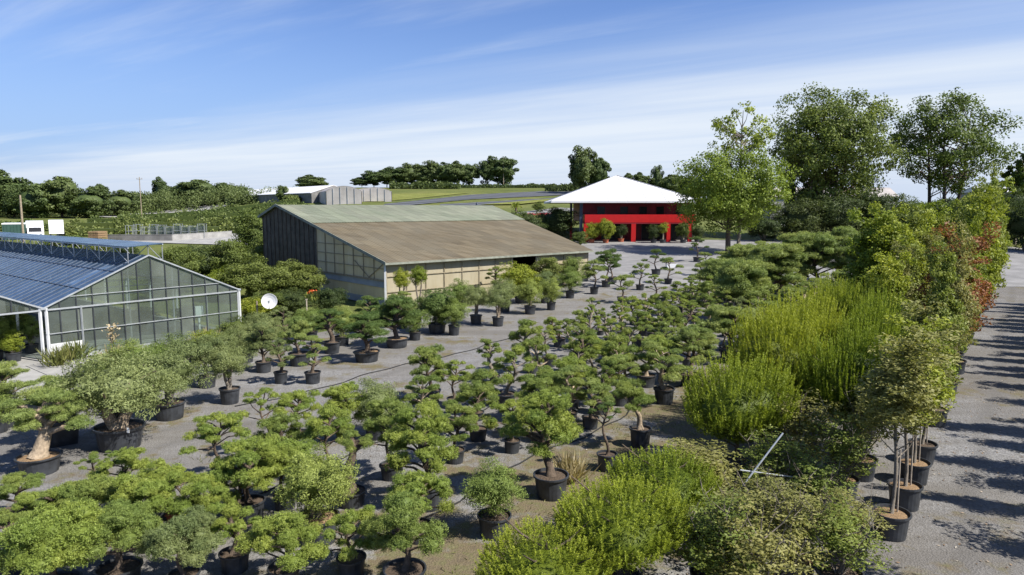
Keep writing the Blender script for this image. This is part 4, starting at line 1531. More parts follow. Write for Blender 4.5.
for b in (-1, 0):
    g0 = b * GW
    for sgn in (0, 1):
        e, r_ = (g0 + .05, g0 + GW / 2 - .02) if sgn == 0 else (g0 + GW - .05, g0 + GW / 2 + .02)
        mb = MB()
        mb.prism([gp(e, 0, EZ + .05), gp(r_, 0, RZ + .02), gp(r_, GL, RZ + .02), gp(e, GL, EZ + .05)], UP * .02)
        rp = mb.build('roof', M['roofglass'], gh)
        rb = MB()
        a = .75
        while a < GL:
            rb.bar(gp(e, a, EZ + .085), gp(r_, a, RZ + .055), .035, .035)
            a += .75
        for f in (.33, .66):
            rb.bar(gp(e + (r_ - e) * f, 0, EZ + (RZ - EZ) * f + .085), gp(e + (r_ - e) * f, GL, EZ + (RZ - EZ) * f + .085), .03, .03)
        o = rb.build('roof_bar', M['greybar'], gh)
mb = MB()
for g in (0, GW):
    mb.bar(gp(g, -.1, EZ + .02), gp(g, GL, EZ + .02), .22, .10)
mb.build('gutter', M['galv'], gh)
# raised vents along the ridge, on struts
nv = 12
for i in range(nv):
    a0, a1 = .25 + i * 3.8, .25 + (i + 1) * 3.8 - .06
    mb = MB()
    z0, z1 = RZ + .62, RZ + .50
    mb.prism([gp(GW / 2 - .95, a0, z1), gp(GW / 2 + .95, a0, z0), gp(GW / 2 + .95, a1, z0), gp(GW / 2 - .95, a1, z1)], UP * .04)
    v = mb.build('roof_vent', M['roofglass'], gh)
    sb = MB()
    for q in (GW / 2 - .9, GW / 2 + .9):
        sb.bar(gp(q, a0, z1 - .03 if q < GW / 2 else z0 - .03), gp(q, a1, z1 - .03 if q < GW / 2 else z0 - .03), .06, .06)
        for a in (a0 + .1, (a0 + a1) / 2):
            sb.bar(gp(q, a, roof_z(q) + .06), gp(q, a, z1 - .02), .035)
        sb.bar(gp(q, a0 + .1, roof_z(q) + .1), gp(q, (a0 + a1) / 2, z1 - .03), .03)
        sb.bar(gp(q, (a0 + a1) / 2, z1 - .03), gp(q, a1, roof_z(q) + .1), .03)
    sb.build('strut', M['galv'], gh)
mb = MB()
for (i, j, k) in ((7.6, .5, 0),):
    mb.box(gp(7.9, .5, 1.25 + .3), (.5, .3, .6), tuple(GD))
    mb.box(gp(7.9, .5, .62), (.1, .1, 1.25), tuple(GD))
o = mb.build('control_cabinet', M['white_metal'])
tag(o, 'white control cabinet on a stand behind the greenhouse gable glass', 'cabinet')
# concrete apron in front of the open bay
ap = MB()
for i in range(6):
    for j in range(5):
        q = [gp(-14 + i * 2.6 + .02, -.4 - j * 1.35 - 1.33, .016), gp(-14 + (i + 1) * 2.6 - .02, -.4 - j * 1.35 - 1.33, .016),
             gp(-14 + (i + 1) * 2.6 - .02, -.4 - j * 1.35, .016), gp(-14 + i * 2.6 + .02, -.4 - j * 1.35, .016)]
        ap.prism(q, UP * .03)
tag(ap.build('concrete_apron', M['concrete']), kind='structure')
fl = MB()
fl.prism([gp(-GW - 1, -.4, .01), gp(GW - .1, -.02, .01), gp(GW - .1, GL, .01), gp(-GW - 1, GL, .01)], UP * .025)
tag(fl.build('greenhouse_floor', M['concrete']), kind='structure')
for i, (g, a, h, rd, c) in enumerate(((-1.0, 1.3, 1.5, .5, 'yshrub'), (-1.5, 2.2, 1.6, .55, 'shrub'), (.2, 2.9, 1.9, .6, 'bush'), (-.5, 4.6, 1.9, .7, 'bush'), (.6, 6.6, 2.1, .8, 'shrub'))):
    p = gp(g, a, 0)
    bush_tree(p.x, p.y, h, rd, c, ['yellow-green shrub just inside the open greenhouse bay', 'green shrub in the open greenhouse bay, nearest the left edge', 'leafy bush deeper behind the white corner post',
              'green bush in the dim middle of the open bay', 'green shrub deep in the bay at the left edge'][i], 'potted shrubs inside the greenhouse', potw=.7, poth=.45, seed=900 + i)
for i, (g, a, h, rd) in enumerate(((2.2, 3, 1.4, .9), (4.5, 4, 1.8, .9), (6.5, 5, 1.5, 1.0), (8.6, 3.5, 1.6, .8))):
    p = gp(g, a, 0)
    bush_tree(p.x, p.y, h, rd, 'dshrub', 'dim green shrub behind the dusty gable glass', 'shrubs behind the gable glass', potw=.7, poth=.45, seed=920 + i)
# flax-like plant at the greenhouse corner
def grass_plant(x, y, h, rad, m, n, label, cat, seed, haspot=True, name='grass_plant'):
    global NR
    NR = np.random.RandomState(seed)
    root = thing(name, label, cat, (x, y, tz(x, y)))
    ph = pot(root, .5, .3) if haspot else 0
    az = NR.uniform(0, 6.28, n)
    tilt = NR.uniform(.05, .9, n)
    D = np.stack([np.cos(az) * np.sin(tilt), np.sin(az) * np.sin(tilt), np.cos(tilt)], 1)
    L = h * NR.uniform(.6, 1.0, n)
    base = np.stack([NR.normal(0, rad * .25, n), NR.normal(0, rad * .25, n), np.full(n, ph)], 1)
    parts = [blades(base + D * L[:, None] * .5, D, L, .045 * h / .8, .5 + NR.normal(0, .2, n))]
    link('leaf_tuft', leaf_mesh('leaf_tuft', parts, m), root)
    return root


for i, (px, py) in enumerate(((58, 366), (75, 360))):
    x, y = at_px(px, py)
    grass_plant(x, y, 1.2, .9, M['weed'], 150, ['reddish green strappy plant at the foot of the white corner post', 'strappy green plant against the greenhouse gable'][i], 'plant', 930 + i, False, 'strappy_plant')
x, y = at_px(562, 480)
g_ = grass_plant(x + .2, y - .1, .9, .55, M['straw'], 260, 'pale straw-coloured dry grass tuft behind the large pot', 'dry grass', 940, False, 'dry_grass_tuft')

# ------------------------------------------------------------------ barn of brown and mossy sheets
A = G(386, 307)
zE = P(385, 262, A.y).z
rb = ray(588, 250)
B = Vector((0, 0, CAMZ)) + rb * ((zE - CAMZ) / rb.z)
BD = Vector((B.x - A.x, B.y - A.y, 0))
BL = BD.length
BD.normalize()
BP = Vector((-BD.y, BD.x, 0))


def on_perp(px, py):
    """point above the gable line through A seen at this pixel"""
    r = ray(px, py)
    # (A + BP t).x / .y = r.x / r.y
    t = (A.y * r.x / r.y - A.x) / (BP.x - BP.y * r.x / r.y)
    q = A + BP * t
    return t, P(px, py, q.y).z


tR, zR = on_perp(278, 206)
tM, zM = on_perp(312, 223)
tL, zL = on_perp(262, 217)
zL = min(zL, zR - .8)
print('barn', A, BL, tR, zR, tM, zM, tL, zL, zE)
rr_ = ray(491, 209.5)
q0 = A + BP * tR
# length of the ridge so that it ends at px 491
ll = (q0.y * rr_.x / rr_.y - q0.x) / (BD.x - BD.y * rr_.x / rr_.y)
RL = max(BL, min(ll, BL * 1.8))
print('ridge', ll, BL)


def bp(l, t, z):
    return A + BD * l + BP * t + UP * (z - A.z)


def pitchz(t):
    if t <= tR:
        return zE + (zR - zE) * t / tR
    return zR + (zL - zR) * (t - tR) / (tL - tR)


def endl(t):
    return BL + (RL - BL) * min(1, max(0, t / tR))


M['brownsheet'] = mat_sheet('brown corrugated sheet', (.082, .066, .042), (.128, .104, .066), (.175, .15, .105), BP, (.138, .122, .088), opac=.9)
M['mosssheet'] = mat_sheet('mossy corrugated sheet', (.120, .140, .098), (.168, .188, .136), (.235, .25, .195), BP, (.195, .20, .155), opac=.9)
M['creampanel'] = mat_sheet('cream plastic panel', (.42, .37, .25), (.52, .47, .34), (.60, .55, .42), (0, 0, 1), (.46, .39, .25), opac=.6)
M['gable_glow_colour'] = mat_sheet('gable panel with backlight in colour', (.58, .47, .27), (.72, .60, .37), (.80, .70, .47), (0, 0, 1), (.62, .49, .27), opac=.85)  # lightened, warmed base colour stands in for daylight glowing through the sheets
M['darkboard'] = solid('dark weathered boards', (.085, .073, .056), .9, .45, 1.6)
M['greyband'] = solid('grey sheet', (.26, .28, .30), .7, .2, .8)

barn = thing('barn', 'low wide barn with brown and mossy corrugated roof and cream plastic walls', 'barn', A)
mb = MB()
o_ = -.45
mb.prism([bp(-.25, o_, pitchz(o_)), bp(BL + .25, o_, pitchz(o_)), bp(endl(tM) + .25, tM, pitchz(tM)), bp(-.25, tM, pitchz(tM))], UP * .07)
mb.build('roof', M['brownsheet'], barn)
mb = MB()
mb.prism([bp(-.25, tM - .15, pitchz(tM) + .075), bp(endl(tM) + .25, tM - .15, pitchz(tM) + .075), bp(endl(tR) + .25, tR, zR + .075), bp(-.25, tR, zR + .075)], UP * .05)
mb.build('mossy_roof', M['mosssheet'], barn)
mb = MB()
mb.prism([bp(-.25, tR + .02, zR + .03), bp(endl(tR) + .25, tR + .02, zR + .03), bp(endl(tR) + .25, tL + .4, zL - .1), bp(-.25, tL + .4, zL - .1)], UP * .07)
mb.build('rear_roof', M['mosssheet'], barn)
mb = MB()
mb.bar(bp(-.27, o_ - .02, pitchz(o_) + .02), bp(-.27, tR, zR + .1), .05, .24)
mb.bar(bp(-.27, tR, zR + .1), bp(-.27, tL + .4, zL), .05, .24)
mb.bar(bp(-.3, o_ - .05, pitchz(o_) - .02), bp(BL + .3, o_ - .05, pitchz(o_) - .02), .08, .16)
mb.build('fascia', solid('grey green trim', (.20, .21, .17), .7, .3, 2), barn)
gt = tM * .93                                              # the gable changes from panels to dark boards here
mb = MB()
mb.prism([bp(0, gt, -.6), bp(0, tL, -.6), bp(0, tL, zL - .05), bp(0, tR, zR - .03), bp(0, gt, pitchz(gt) - .03)], BD * .12)
t = gt + .6
bb = MB()
while t < tL:
    bb.bar(bp(-.03, t, -.4), bp(-.03, t, pitchz(t) - .1), .06, .06)
    t += .95
db = mb.build('dark_gable', M['darkboard'], barn)
bb.build('batten', M['bark'], db)
mb = MB()
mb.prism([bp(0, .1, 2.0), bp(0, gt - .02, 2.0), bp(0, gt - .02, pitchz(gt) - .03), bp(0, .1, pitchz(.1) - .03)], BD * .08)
pg = mb.build('panel_gable', M['gable_glow_colour'], barn)
mb = MB()
for t in [gt * k / 7 for k in range(1, 8)]:
    mb.bar(bp(-.05, t - .04, 2.0), bp(-.05, t - .04, pitchz(t) - .12), .05, .06)
for z in (2.9, 3.7, 4.5):
    tt0 = max(.1, (z + .2 - zE) / (zR - zE) * tR)
    if tt0 < gt - .4:
        mb.bar(bp(-.075, tt0, z), bp(-.075, gt, z), .04, .05)
mb.bar(bp(-.075, .2, 2.0), bp(-.075, gt, 2.0), .07, .12)
mb.bar(bp(-.07, .15, 3.3), bp(-.07, 2.4, 2.1), .05, .05)
mb.bar(bp(-.07, 4.6, 3.3), bp(-.07, 2.4, 2.1), .05, .05)
mb.build('panel_frame', M['paneltimber'], pg)
mb = MB()
mb.prism([bp(-.06, .1, 1.45), bp(-.06, gt - .1, 1.45), bp(-.01, gt - .1, 1.94), bp(-.01, .1, 1.94)], BD * .04)
mb.prism([bp(-.03, .1, .55), bp(-.03, gt - .1, .55), bp(-.03, gt - .1, .02), bp(-.03, .1, .02)], BD * .04)
mb.build('grey_band', M['greyband'], barn)
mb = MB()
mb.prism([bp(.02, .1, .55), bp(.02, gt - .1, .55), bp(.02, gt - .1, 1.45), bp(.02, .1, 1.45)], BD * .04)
mb.build('lower_panel', M['gable_glow_colour'], barn)
mb = MB()
mb.bar(bp(-.02, -.02, -.1), bp(-.02, -.02, zE), .14, .14)
mb.build('corner_post', M['white_metal'], barn)
# front wall: cream panels with an open bay near the far end
ob0, ob1 = BL * .56, BL * .70
for k, (a, b) in enumerate(((.08, ob0), (ob1, BL))):
    mb = MB()
    mb.prism([bp(a, .02, .05), bp(b, .02, .05), bp(b, .02, zE - .1), bp(a, .02, zE - .1)], BP * .06)
    pn = mb.build('front_panel', M['creampanel'], barn)
    fr = MB()
    n = max(2, int((b - a) / 1.6))
    for q in range(n + 1):
        l = a + (b - a) * q / n
        fr.bar(bp(l, -.03, 0), bp(l, -.03, zE - .1), .04 if q % 3 else .09, .06)
    for z in (1.1, 2.3):
        fr.bar(bp(a, -.05, z), bp(b, -.05, z), .04, .05)
    fr.build('panel_frame', solid('weathered batten', (.25, .21, .14), .8, .3, 4), pn)
MB().bar(bp(ob1 - .1, -.05, 0), bp(ob1 - .1, -.05, zE - .1), .2, .2).build('bay_post', M['stake'], barn)
MB().bar(bp(ob0 + .1, -.05, 0), bp(ob0 + .1, -.05, zE - .1), .12, .12).build('bay_post', M['stake'], barn)
mb = MB()
mb.prism([bp(BL, .1, -.3), bp(endl(tR), tR, -.3), bp(endl(tR), tR, zR - .1), bp(BL, .1, zE - .1)], BD * -.1)
mb.prism([bp(endl(tR), tR, -.3), bp(endl(tR), tL, -.3), bp(endl(tR), tL, zL - .1), bp(endl(tR), tR, zR - .1)], BD * -.1)
mb.prism([bp(.1, tL, -.3), bp(RL, tL, -.3), bp(RL, tL, zL - .1), bp(.1, tL, zL - .1)], BP * -.1)
mb.build('rear_wall', M['darkboard'], barn)

# ------------------------------------------------------------------ red building with white pyramid roof
YF = 113.0
zg = tz(P(620, 240, YF).x, YF)
YE = 111.3
rx0, rx1 = P(551, 201, YE).x, P(705, 201, YE).x
cx = (rx0 + rx1) / 2
half = (rx1 - rx0) / 2
zeav = P(628, 201, YE).z
zap = P(627, 175.5, YE + half).z
ye0, ye1 = YE, YE + 2 * half
wx0, wx1 = P(584, 220, YF).x, P(694, 220, YF).x
red = thing('red_building', 'two-storey red building under a white pyramid roof', 'building', (cx, YF, zg))
mb = MB()
apx = Vector((cx, YE + half, zap))
cs = [Vector((rx0, ye0, zeav)), Vector((rx1, ye0, zeav)), Vector((rx1, ye1, zeav)), Vector((rx0, ye1, zeav))]
lo = [c - UP * .28 for c in cs]
mb.add(cs + [apx] + lo, [(0, 1, 4), (1, 2, 4), (2, 3, 4), (3, 0, 4), (0, 5, 6, 1), (1, 6, 7, 2), (2, 7, 8, 3), (3, 8, 5, 0), (8, 7, 6, 5)])
roof = mb.build('roof', M['white'], red)
rs = MB()
for c in cs:
    rs.bar(c + UP * .03, apx + UP * .05, .18, .08)
for k in range(1, 8):
    f = k / 8
    e = cs[0].lerp(cs[1], f)
    hgt = min(f, 1 - f) * 2
    rs.bar(e + UP * .02, Vector((e.x, e.y + half * hgt, zeav + (zap - zeav) * hgt)) + UP * .02, .05, .05)
rs.build('roof_seam', solid('roof seam', (.42, .42, .43), .6, .15, 1), roof)
zb0, zb1 = P(620, 222.5, YF - 1).z, P(620, 214.5, YF - 1).z
YW = YF + 2.4                                               # upper wall set back behind the gallery
mb = MB()
mb.box(((wx0 + wx1) / 2, (YW + ye1 - 3) / 2, (zb0 + zeav - .29) / 2), (wx1 - wx0, ye1 - 3 - YW, zeav - .29 - zb0))
uw = mb.build('upper_wall', M['darkred'], red)
for px in (601, 624, 643, 660, 680):
    X = P(px, 208, YW).x
    wn = MB()
    wn.box((X, YW - .03, zb1 + .55), (1.3, .06, 1.5))
    o = wn.build('window', M['darkglass'], red)
    fr = MB()
    for dx in (-.69, .69):
        fr.box((X + dx, YW - .05, zb1 + .55), (.09, .10, 1.66))
    fr.box((X, YW - .05, zb1 + 1.34), (1.29, .10, .09))
    fr.build('window_frame', M['darkred'], o)
mb = MB()
mb.box(((wx0 + wx1) / 2, YF - 1, (zb0 + zb1) / 2), (wx1 - wx0, .25, zb1 - zb0))
mb.box((wx0 + .125, (YF + YW) / 2 - .38, (zb0 + zb1) / 2), (.25, YW - YF + .73, zb1 - zb0))
mb.build('balcony_front', M['red'], red)
mb = MB()
mb.box(((wx0 + wx1) / 2, (YF + YW) / 2 - .4, zb0 - .1), (wx1 - wx0, YW - YF + 1.4, .2))
mb.build('gallery_floor', M['darkred'], red)
for i, px in enumerate((586, 633.5, 668.5, 690)):
    X = P(px, 230, YF - 1).x
    mb = MB()
    wd = .75 if i in (0, 1) else .6
    mb.box((X, YF - .75, (zg - .2 + zb0 - .2) / 2), (wd, .7, zb0 - .2 - (zg - .2)))
    mb.build('column', M['red'], red)
mb = MB()
mb.box(((wx0 + wx1) / 2 + .5, YF + 2.6 + 4, (zg - .3 + zb0 - .2) / 2), (wx1 - wx0 - 1, 8, zb0 - .2 - zg + .3))
lw = mb.build('lower_wall', M['darkred'], red)
for px in (612, 652, 682):
    X = P(px, 232, YF + 2.6).x
    mb = MB()
    mb.box((X, YF + 2.57, zg + 1.5), (3.4, .06, 2.6))
    o = mb.build('shop_window', M['darkglass'], red)
    fr = MB()
    for dx in (-1.74, 0, 1.74):
        fr.box((X + dx, YF + 2.52, zg + 1.5), (.08, .10, 2.75))
    fr.build('window_frame', M['dark_metal'], o)
mb = MB()
Xo = P(571, 220, YF + 3).x
mb.box((Xo, YF + 3, zg + 1.4), (.4, .4, 3.3))
mb.build('column', M['red'], red)
mb = MB()
mb.box((Xo, YF + 3, (zg + 3.1 + zeav - .3) / 2), (.36, .36, zeav - .3 - zg - 3.1))
mb.box((P(581, 220, YF - .6).x, YF - .6, (zg + zeav) / 2 - .3), (.5, .4, zeav - zg))
mb.build('steel_post', M['navy'], red)

SHR = 'shrubs in front of the red building'
for i, (px, py, wpx, hpx, c, lab) in enumerate((
        (590, 242, 14, 19, 'yshrub', 'yellow-green shrub before the left red column'),
        (604, 242, 17, 24, 'yshrub', 'tall golden shrub between the first two red columns'),
        (619, 241, 13, 18, 'dshrub', 'dark round shrub left of the second red column'),
        (651, 242, 14, 18, 'dshrub', 'dark shrub under the balcony right of the second column'),
        (660, 242, 10, 20, 'yshrub', 'narrow yellow shrub beside the third red column'),
        (680, 242, 13, 20, 'shrub', 'green shrub right of the third red column'),
        (694, 241, 14, 16, 'dshrub', 'dark shrub at the right end of the red building'))):
    g = G(px, py)
    k = g.y / F
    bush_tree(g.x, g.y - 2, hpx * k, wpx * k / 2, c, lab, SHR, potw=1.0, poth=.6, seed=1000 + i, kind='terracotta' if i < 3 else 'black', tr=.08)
# shrubs between barn and red building
for i, (px, py, wpx, hpx, c, lab) in enumerate((
        (556, 240, 40, 34, 'dshrub', 'big dark shrub left of the red building post'), (530, 244, 34, 30, 'dshrub', 'dark shrub behind the far barn roof end'),
        (538, 212, 12, 10, 'shrub', 'round shrub on the slope left of the red building'), (560, 222, 26, 14, 'dshrub', 'dark shrub on the bank beside red flowers'),
        (515, 236, 26, 26, 'shrub', 'green shrub rising over the barn ridge end'), (580, 246, 16, 14, 'shrub', 'low shrub at the foot of the left red column'),
        (498, 240, 22, 30, 'shrub', 'light green shrub behind the barn roof near the palm'), (543, 248, 26, 16, 'yshrub', 'low bright shrub behind the barn eave corner'))):
    g = G(px, py)
    k = g.y / F
    bush_tree(g.x, g.y, hpx * k, wpx * k / 2, c, lab, 'shrubs between barn and red building', haspot=False, seed=1020 + i, tr=.08, name='shrub', cat='shrub')

# bed of red flowers
global_seed = 77
NR = np.random.RandomState(77)
g = G(541, 217)
pts = np.stack([NR.normal(0, 1.6, 300), NR.normal(0, 1.0, 300), NR.uniform(.3, .8, 300)], 1)
fb = thing('flower_bed', 'low bed of red flowers on the bank left of the red building', 'flower bed', g)
link('leaf_mass', leaf_mesh('leaf_mass', [blades(pts * np.array([1, 1, .7]), NR.normal(0, 1, (300, 3)), .3, .12, NR.rand(300))], M['decid']), fb)
link('blossom', leaf_mesh('blossom', [blades(pts + np.array([0, 0, .15]), NR.normal(0, 1, (300, 3)), .28, .22, NR.rand(300))], solid('red petals', (.45, .05, .07), .6)), fb)
# orange flowering plant beside the barn gable, on a post-backed bed
x, y = at_px(313, 306)
cn = thing('canna_plant', 'orange-flowered plant before the barn gable', 'flowering plant', (x, y, 0))
NR = np.random.RandomState(78)
n = 60
D = NR.normal(0, .5, (n, 3)) + np.array([0, 0, .8])
link('leaf_mass', leaf_mesh('leaf_mass', [blades(np.stack([NR.normal(0, .35, n), NR.normal(0, .3, n), NR.uniform(.3, 1.0, n)], 1), D, .5, .16, NR.rand(n))], M['shrub'] if 'shrub' in M else M['decid']), cn)
q = np.stack([NR.normal(0, .16, 40), NR.normal(0, .15, 40), NR.uniform(.95, 1.25, 40)], 1)
link('blossom', leaf_mesh('blossom', [blades(q, NR.normal(0, 1, (40, 3)), .13, .09, NR.rand(40))], M['flower']), cn)
mb = MB()
for k in range(4):
    a = Vector((x + k * .15 - .2, y, 0))
    mb.tube([a, a + Vector((0, 0, 1.1))], .02, 5)
mb.build('stem', M['weed'], cn)
x, y = at_px(307, 318)
mb = MB()
mb.tube([(x, y, -.1), (x, y, 1.25)], .05, 8)
mb.box((x, y, 1.28), (.12, .12, .06))
tag(mb.build('wooden_post', M['stake']), 'pale wooden post beside the orange flowers', 'post')

x, y = at_px(116, 366)
yc = grass_plant(x, y, 1.2, .5, M['straw'], 160, 'pale yucca with tall flower spike before the greenhouse gable', 'yucca', 941, False, 'yucca_plant')
mb = MB()
mb.tube([(x, y, .2), (x - .1, y, 1.9)], [.03, .015], 6)
mb.build('flower_stalk', M['weed'], yc)
NR = np.random.RandomState(17)
q = np.stack([NR.normal(-.08, .13, 90), NR.normal(0, .13, 90), NR.uniform(1.1, 2.0, 90)], 1)
link('blossom', leaf_mesh('blossom', [blades(q, NR.normal(0, 1, (90, 3)), .14, .09, NR.uniform(.6, 1, 90))], M['straw']), yc)
x, y = at_px(207, 356)
grass_plant(x, y, 1.6, .9, M['straw'], 260, 'wide dry pampas grass before the greenhouse right end', 'dry grass', 942, False, 'pampas_grass')
# satellite dish right of the greenhouse corner
x, y = at_px(262, 330)
dz = P(270, 301, y).z
ds = thing('satellite_dish', 'round white dish on a post right of the greenhouse corner', 'dish', (x, y, 0))
mb = MB()
mb.tube([(x - .25, y, 0), (x - .25, y, dz)], .05, 8)
mb.build('post', M['wood'], ds)
mb = MB()
nrm = Vector((.25, -.95, .15)).normalized()
cxx = Vector((P(270, 301, y).x, y - .1, dz))
rot = nrm.to_track_quat('Z', 'Y').to_matrix()
prof = [(.02, 0), (.20, .02), (.36, .07), (.45, .12), (.47, .12), (.37, .05), (.20, -.01), (.02, -.03)]
tmp = MB().lathe(prof, 24, cap=False)
mb.add([rot @ Vector(v) + cxx for v in tmp.v], tmp.f)
mb.build('reflector', M['white'], ds)
mb = MB()
mb.tube([cxx + rot @ Vector((0, -.45, .12)), cxx + rot @ Vector((0, -.1, .5))], .02, 5)
mb.box(cxx + rot @ Vector((0, -.05, .52)), (.1, .1, .14))
mb.box(cxx + Vector((-.2, .08, 0)), (.3, .12, .12))
mb.build('feed_arm', M['galv'], ds)

# ------------------------------------------------------------------ shrubs behind the greenhouse
SB = [(178, 292, 44, 44, 'shrub'), (205, 285, 40, 42, 'dshrub'), (232, 285, 40, 44, 'shrub'), (258, 262, 44, 52, 'shrub'), (272, 272, 40, 40, 'shrub'),
      (250, 300, 50, 42, 'shrub'), (283, 300, 44, 40, 'shrub'), (305, 300, 36, 36, 'shrub'), (222, 300, 36, 32, 'yshrub'), (290, 314, 40, 26, 'dshrub'),
      (255, 318, 34, 22, 'yshrub'), (330, 312, 30, 26, 'dshrub'), (165, 300, 34, 40, 'dshrub'), (270, 316, 34, 26, 'shrub')]
SL = ['leafy shrub behind the greenhouse ridge end', 'dark shrub over the right slope of the gable', 'leafy shrub left of the tall loose shrub', 'tall loose shrub covering the barn corner',
      'leafy shrub against the dark barn gable', 'big leafy shrub above the white dish', 'leafy shrub below the dark barn gable', 'leafy shrub where dark boards meet pale panels',
      'bright shrub above the greenhouse right corner', 'low dark shrub behind the white dish', 'low bright shrub beside the greenhouse corner post', 'dark shrub below the grey band of the barn', 'dark shrub hidden behind gable apex glass', 'leafy low shrub left of the white dish']
for i, (px, py, wpx, hpx, c) in enumerate(SB):
    g = G(px, py)
    k = g.y / F
    bush_tree(g.x, g.y, hpx * k, wpx * k * .55, c, SL[i], 'shrubs between greenhouse and barn', haspot=False, seed=1100 + i, tr=.07, name='shrub', cat='shrub')
for i, (px, py, wpx, hpx, c, lab) in enumerate(((70, 262, 44, 26, 'shrub', 'bright shrub behind the ridge vents below the white van'), (100, 264, 36, 24, 'shrub', 'rounded shrub behind the ridge vents, middle one'),
                                                (125, 264, 24, 22, 'dshrub', 'dark shrub behind the ridge vents near the gable'))):
    g = G(px, py)
    k = g.y / F
    bush_tree(g.x, g.y, hpx * k, wpx * k * .55, c, lab, 'shrubs behind the ridge vents', haspot=False, seed=1130 + i, tr=.07, name='shrub', cat='shrub')

# ------------------------------------------------------------------ tall trees
def big_tree(x, y, h, cr, cb, label, cat, mk, seed, stems=1, nclump=150, nleaf=110, ll=.42, lw=.26, tr=.35, loose=0, bark='bark', group=None, name='tall_tree', lean=0, rz=None):
    """cb: height where the crown starts; clumps of leaves along real limbs, gaps between"""
    global NR
    NR = np.random.RandomState(seed)
    r = random.Random(seed)
    z0 = tz(x, y)
    root = thing(name, label, cat, (x, y, z0 - .05), group=group)
    cz, rzz = (h + cb) / 2, (h - cb) / 2
    K = 12
    lob = sph(K)
    d = sph(nclump)
    rad = NR.uniform(.25, 1.0, nclump) ** .6
    dots = np.max(np.clip((d @ lob.T - .45) / .55, 0, 1), axis=1)
    rr2 = rad * (.78 + .28 * dots)
    cc = d * rr2[:, None] * np.array([cr, cr, rzz]) + np.array([lean, 0, cz])
    parts = []
    for i in range(nclump):
        k = int(nleaf * NR.uniform(.5, 1.4))
        q = sph(k) * (NR.uniform(.1, 1.0, k) ** .5)[:, None] * cr * NR.uniform(.12, .22)
        q[:, 2] *= .7
        t = .5 + NR.normal(0, .15) + NR.normal(0, .16, k)
        D, fn = lay(NR.normal(0, 1, (k, 3)), norm(norm(q) * .6 + d[i]))
        parts.append(blades(cc[i] + q, D, NR.uniform(.7, 1.3, k) * ll, NR.uniform(.7, 1.3, k) * lw, t, roll=fn))
    mb = MB()
    for sidx in range(stems):
        a = 6.28 * sidx / max(1, stems) + r.uniform(-.4, .4)
        off = Vector((math.cos(a), math.sin(a), 0)) * (cr * .22 if stems > 1 else 0)
        e = Vector((lean + off.x * 1.8, off.y * 1.8, cb + (h - cb) * .86))
        pts = wobble(off * .8, e, h * .012, 8, r)
        rt = tr * (1 if stems == 1 else .62)
        mb.tube(pts, [rt * (1.25 - 1.1 * i / 8) for i in range(9)], 8)
        mine = [c for i, c in enumerate(cc) if i % stems == sidx]
        for c in mine[:46]:
            c = Vector(c)
            f = min(.92, max(.25, (c.z - (h - cb) * .22) / e.z))
            st = at_frac(pts, f)
            mid = st.lerp(c, .5) + Vector((r.uniform(-.3, .3), r.uniform(-.3, .3), -.25))
            mb.tube([st, mid, c], [rt * .30, rt * .18, rt * .05], 5)
    mb.build('trunk', M[bark], root, org=(0, 0, 0), smooth=True)
    link('crown', leaf_mesh('crown', parts, M[mk]), root)
    return root


def tree_px(px, base_y, top_y, wpx, crown_y, depth, **kw):
    """tree standing at this depth; top and crown base given as pixels of the photograph"""
    x = P(px, base_y, depth).x
    zb = tz(x, depth)
    h = P(px, top_y, depth).z - zb
    cb = P(px, crown_y, depth).z - zb
    return big_tree(x, depth, h, wpx / 2 * depth / F, max(.5, cb), **kw)


tree_px(728, 253, 150, 114, 230, 94, label='yellow-green linden with dense crown right of the red building', cat='tree', mk='lindenleaf', seed=21, nclump=330, nleaf=120, ll=.30, lw=.20, tr=.32, bark='bark', name='linden_tree')
tree_px(738, 250, 100, 66, 172, 97, label='sparse-topped tree rising through the linden crown', cat='tree', mk='lindenleaf', seed=22, nclump=70, nleaf=40, ll=.36, lw=.24, tr=.24, bark='greybark', name='sparse_tree')
tree_px(826, 232, 80, 122, 212, 122, label='tallest dark green tree with several trunks', cat='tree', mk='oak', seed=23, stems=4, nclump=360, nleaf=110, ll=.42, lw=.28, tr=.55, name='tall_tree')
tree_px(942, 232, 93, 118, 190, 122, label='tall spreading green tree with forked trunks near right edge', cat='tree', mk='oak', seed=24, stems=3, nclump=190, nleaf=105, ll=.42, lw=.28, tr=.5, name='tall_tree')
tree_px(1026, 232, 148, 46, 205, 118, label='dark tree cut by the right frame edge', cat='tree', mk='oak', seed=25, stems=2, nclump=90, nleaf=110, ll=.46, lw=.3, tr=.35, name='tall_tree')
tree_px(795, 235, 150, 46, 215, 128, label='dark understorey tree left of the tallest tree', cat='tree', mk='oak', seed=26, stems=2, nclump=70, nleaf=110, ll=.42, lw=.28, tr=.3)
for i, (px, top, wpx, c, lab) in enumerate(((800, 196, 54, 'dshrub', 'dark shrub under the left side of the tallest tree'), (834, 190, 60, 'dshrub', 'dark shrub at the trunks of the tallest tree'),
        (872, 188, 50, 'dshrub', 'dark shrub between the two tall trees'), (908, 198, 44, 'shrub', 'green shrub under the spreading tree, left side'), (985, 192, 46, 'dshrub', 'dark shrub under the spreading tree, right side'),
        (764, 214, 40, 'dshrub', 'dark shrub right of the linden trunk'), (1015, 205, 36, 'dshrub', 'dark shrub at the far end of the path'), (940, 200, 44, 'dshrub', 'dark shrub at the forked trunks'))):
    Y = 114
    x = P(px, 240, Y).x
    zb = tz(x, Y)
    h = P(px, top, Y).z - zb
    bush_tree(x, Y, h, wpx / 2 * Y / F, c, lab, 'dark shrubs under the tall trees', haspot=False, seed=1200 + i, tr=.12, name='shrub', cat='shrub')

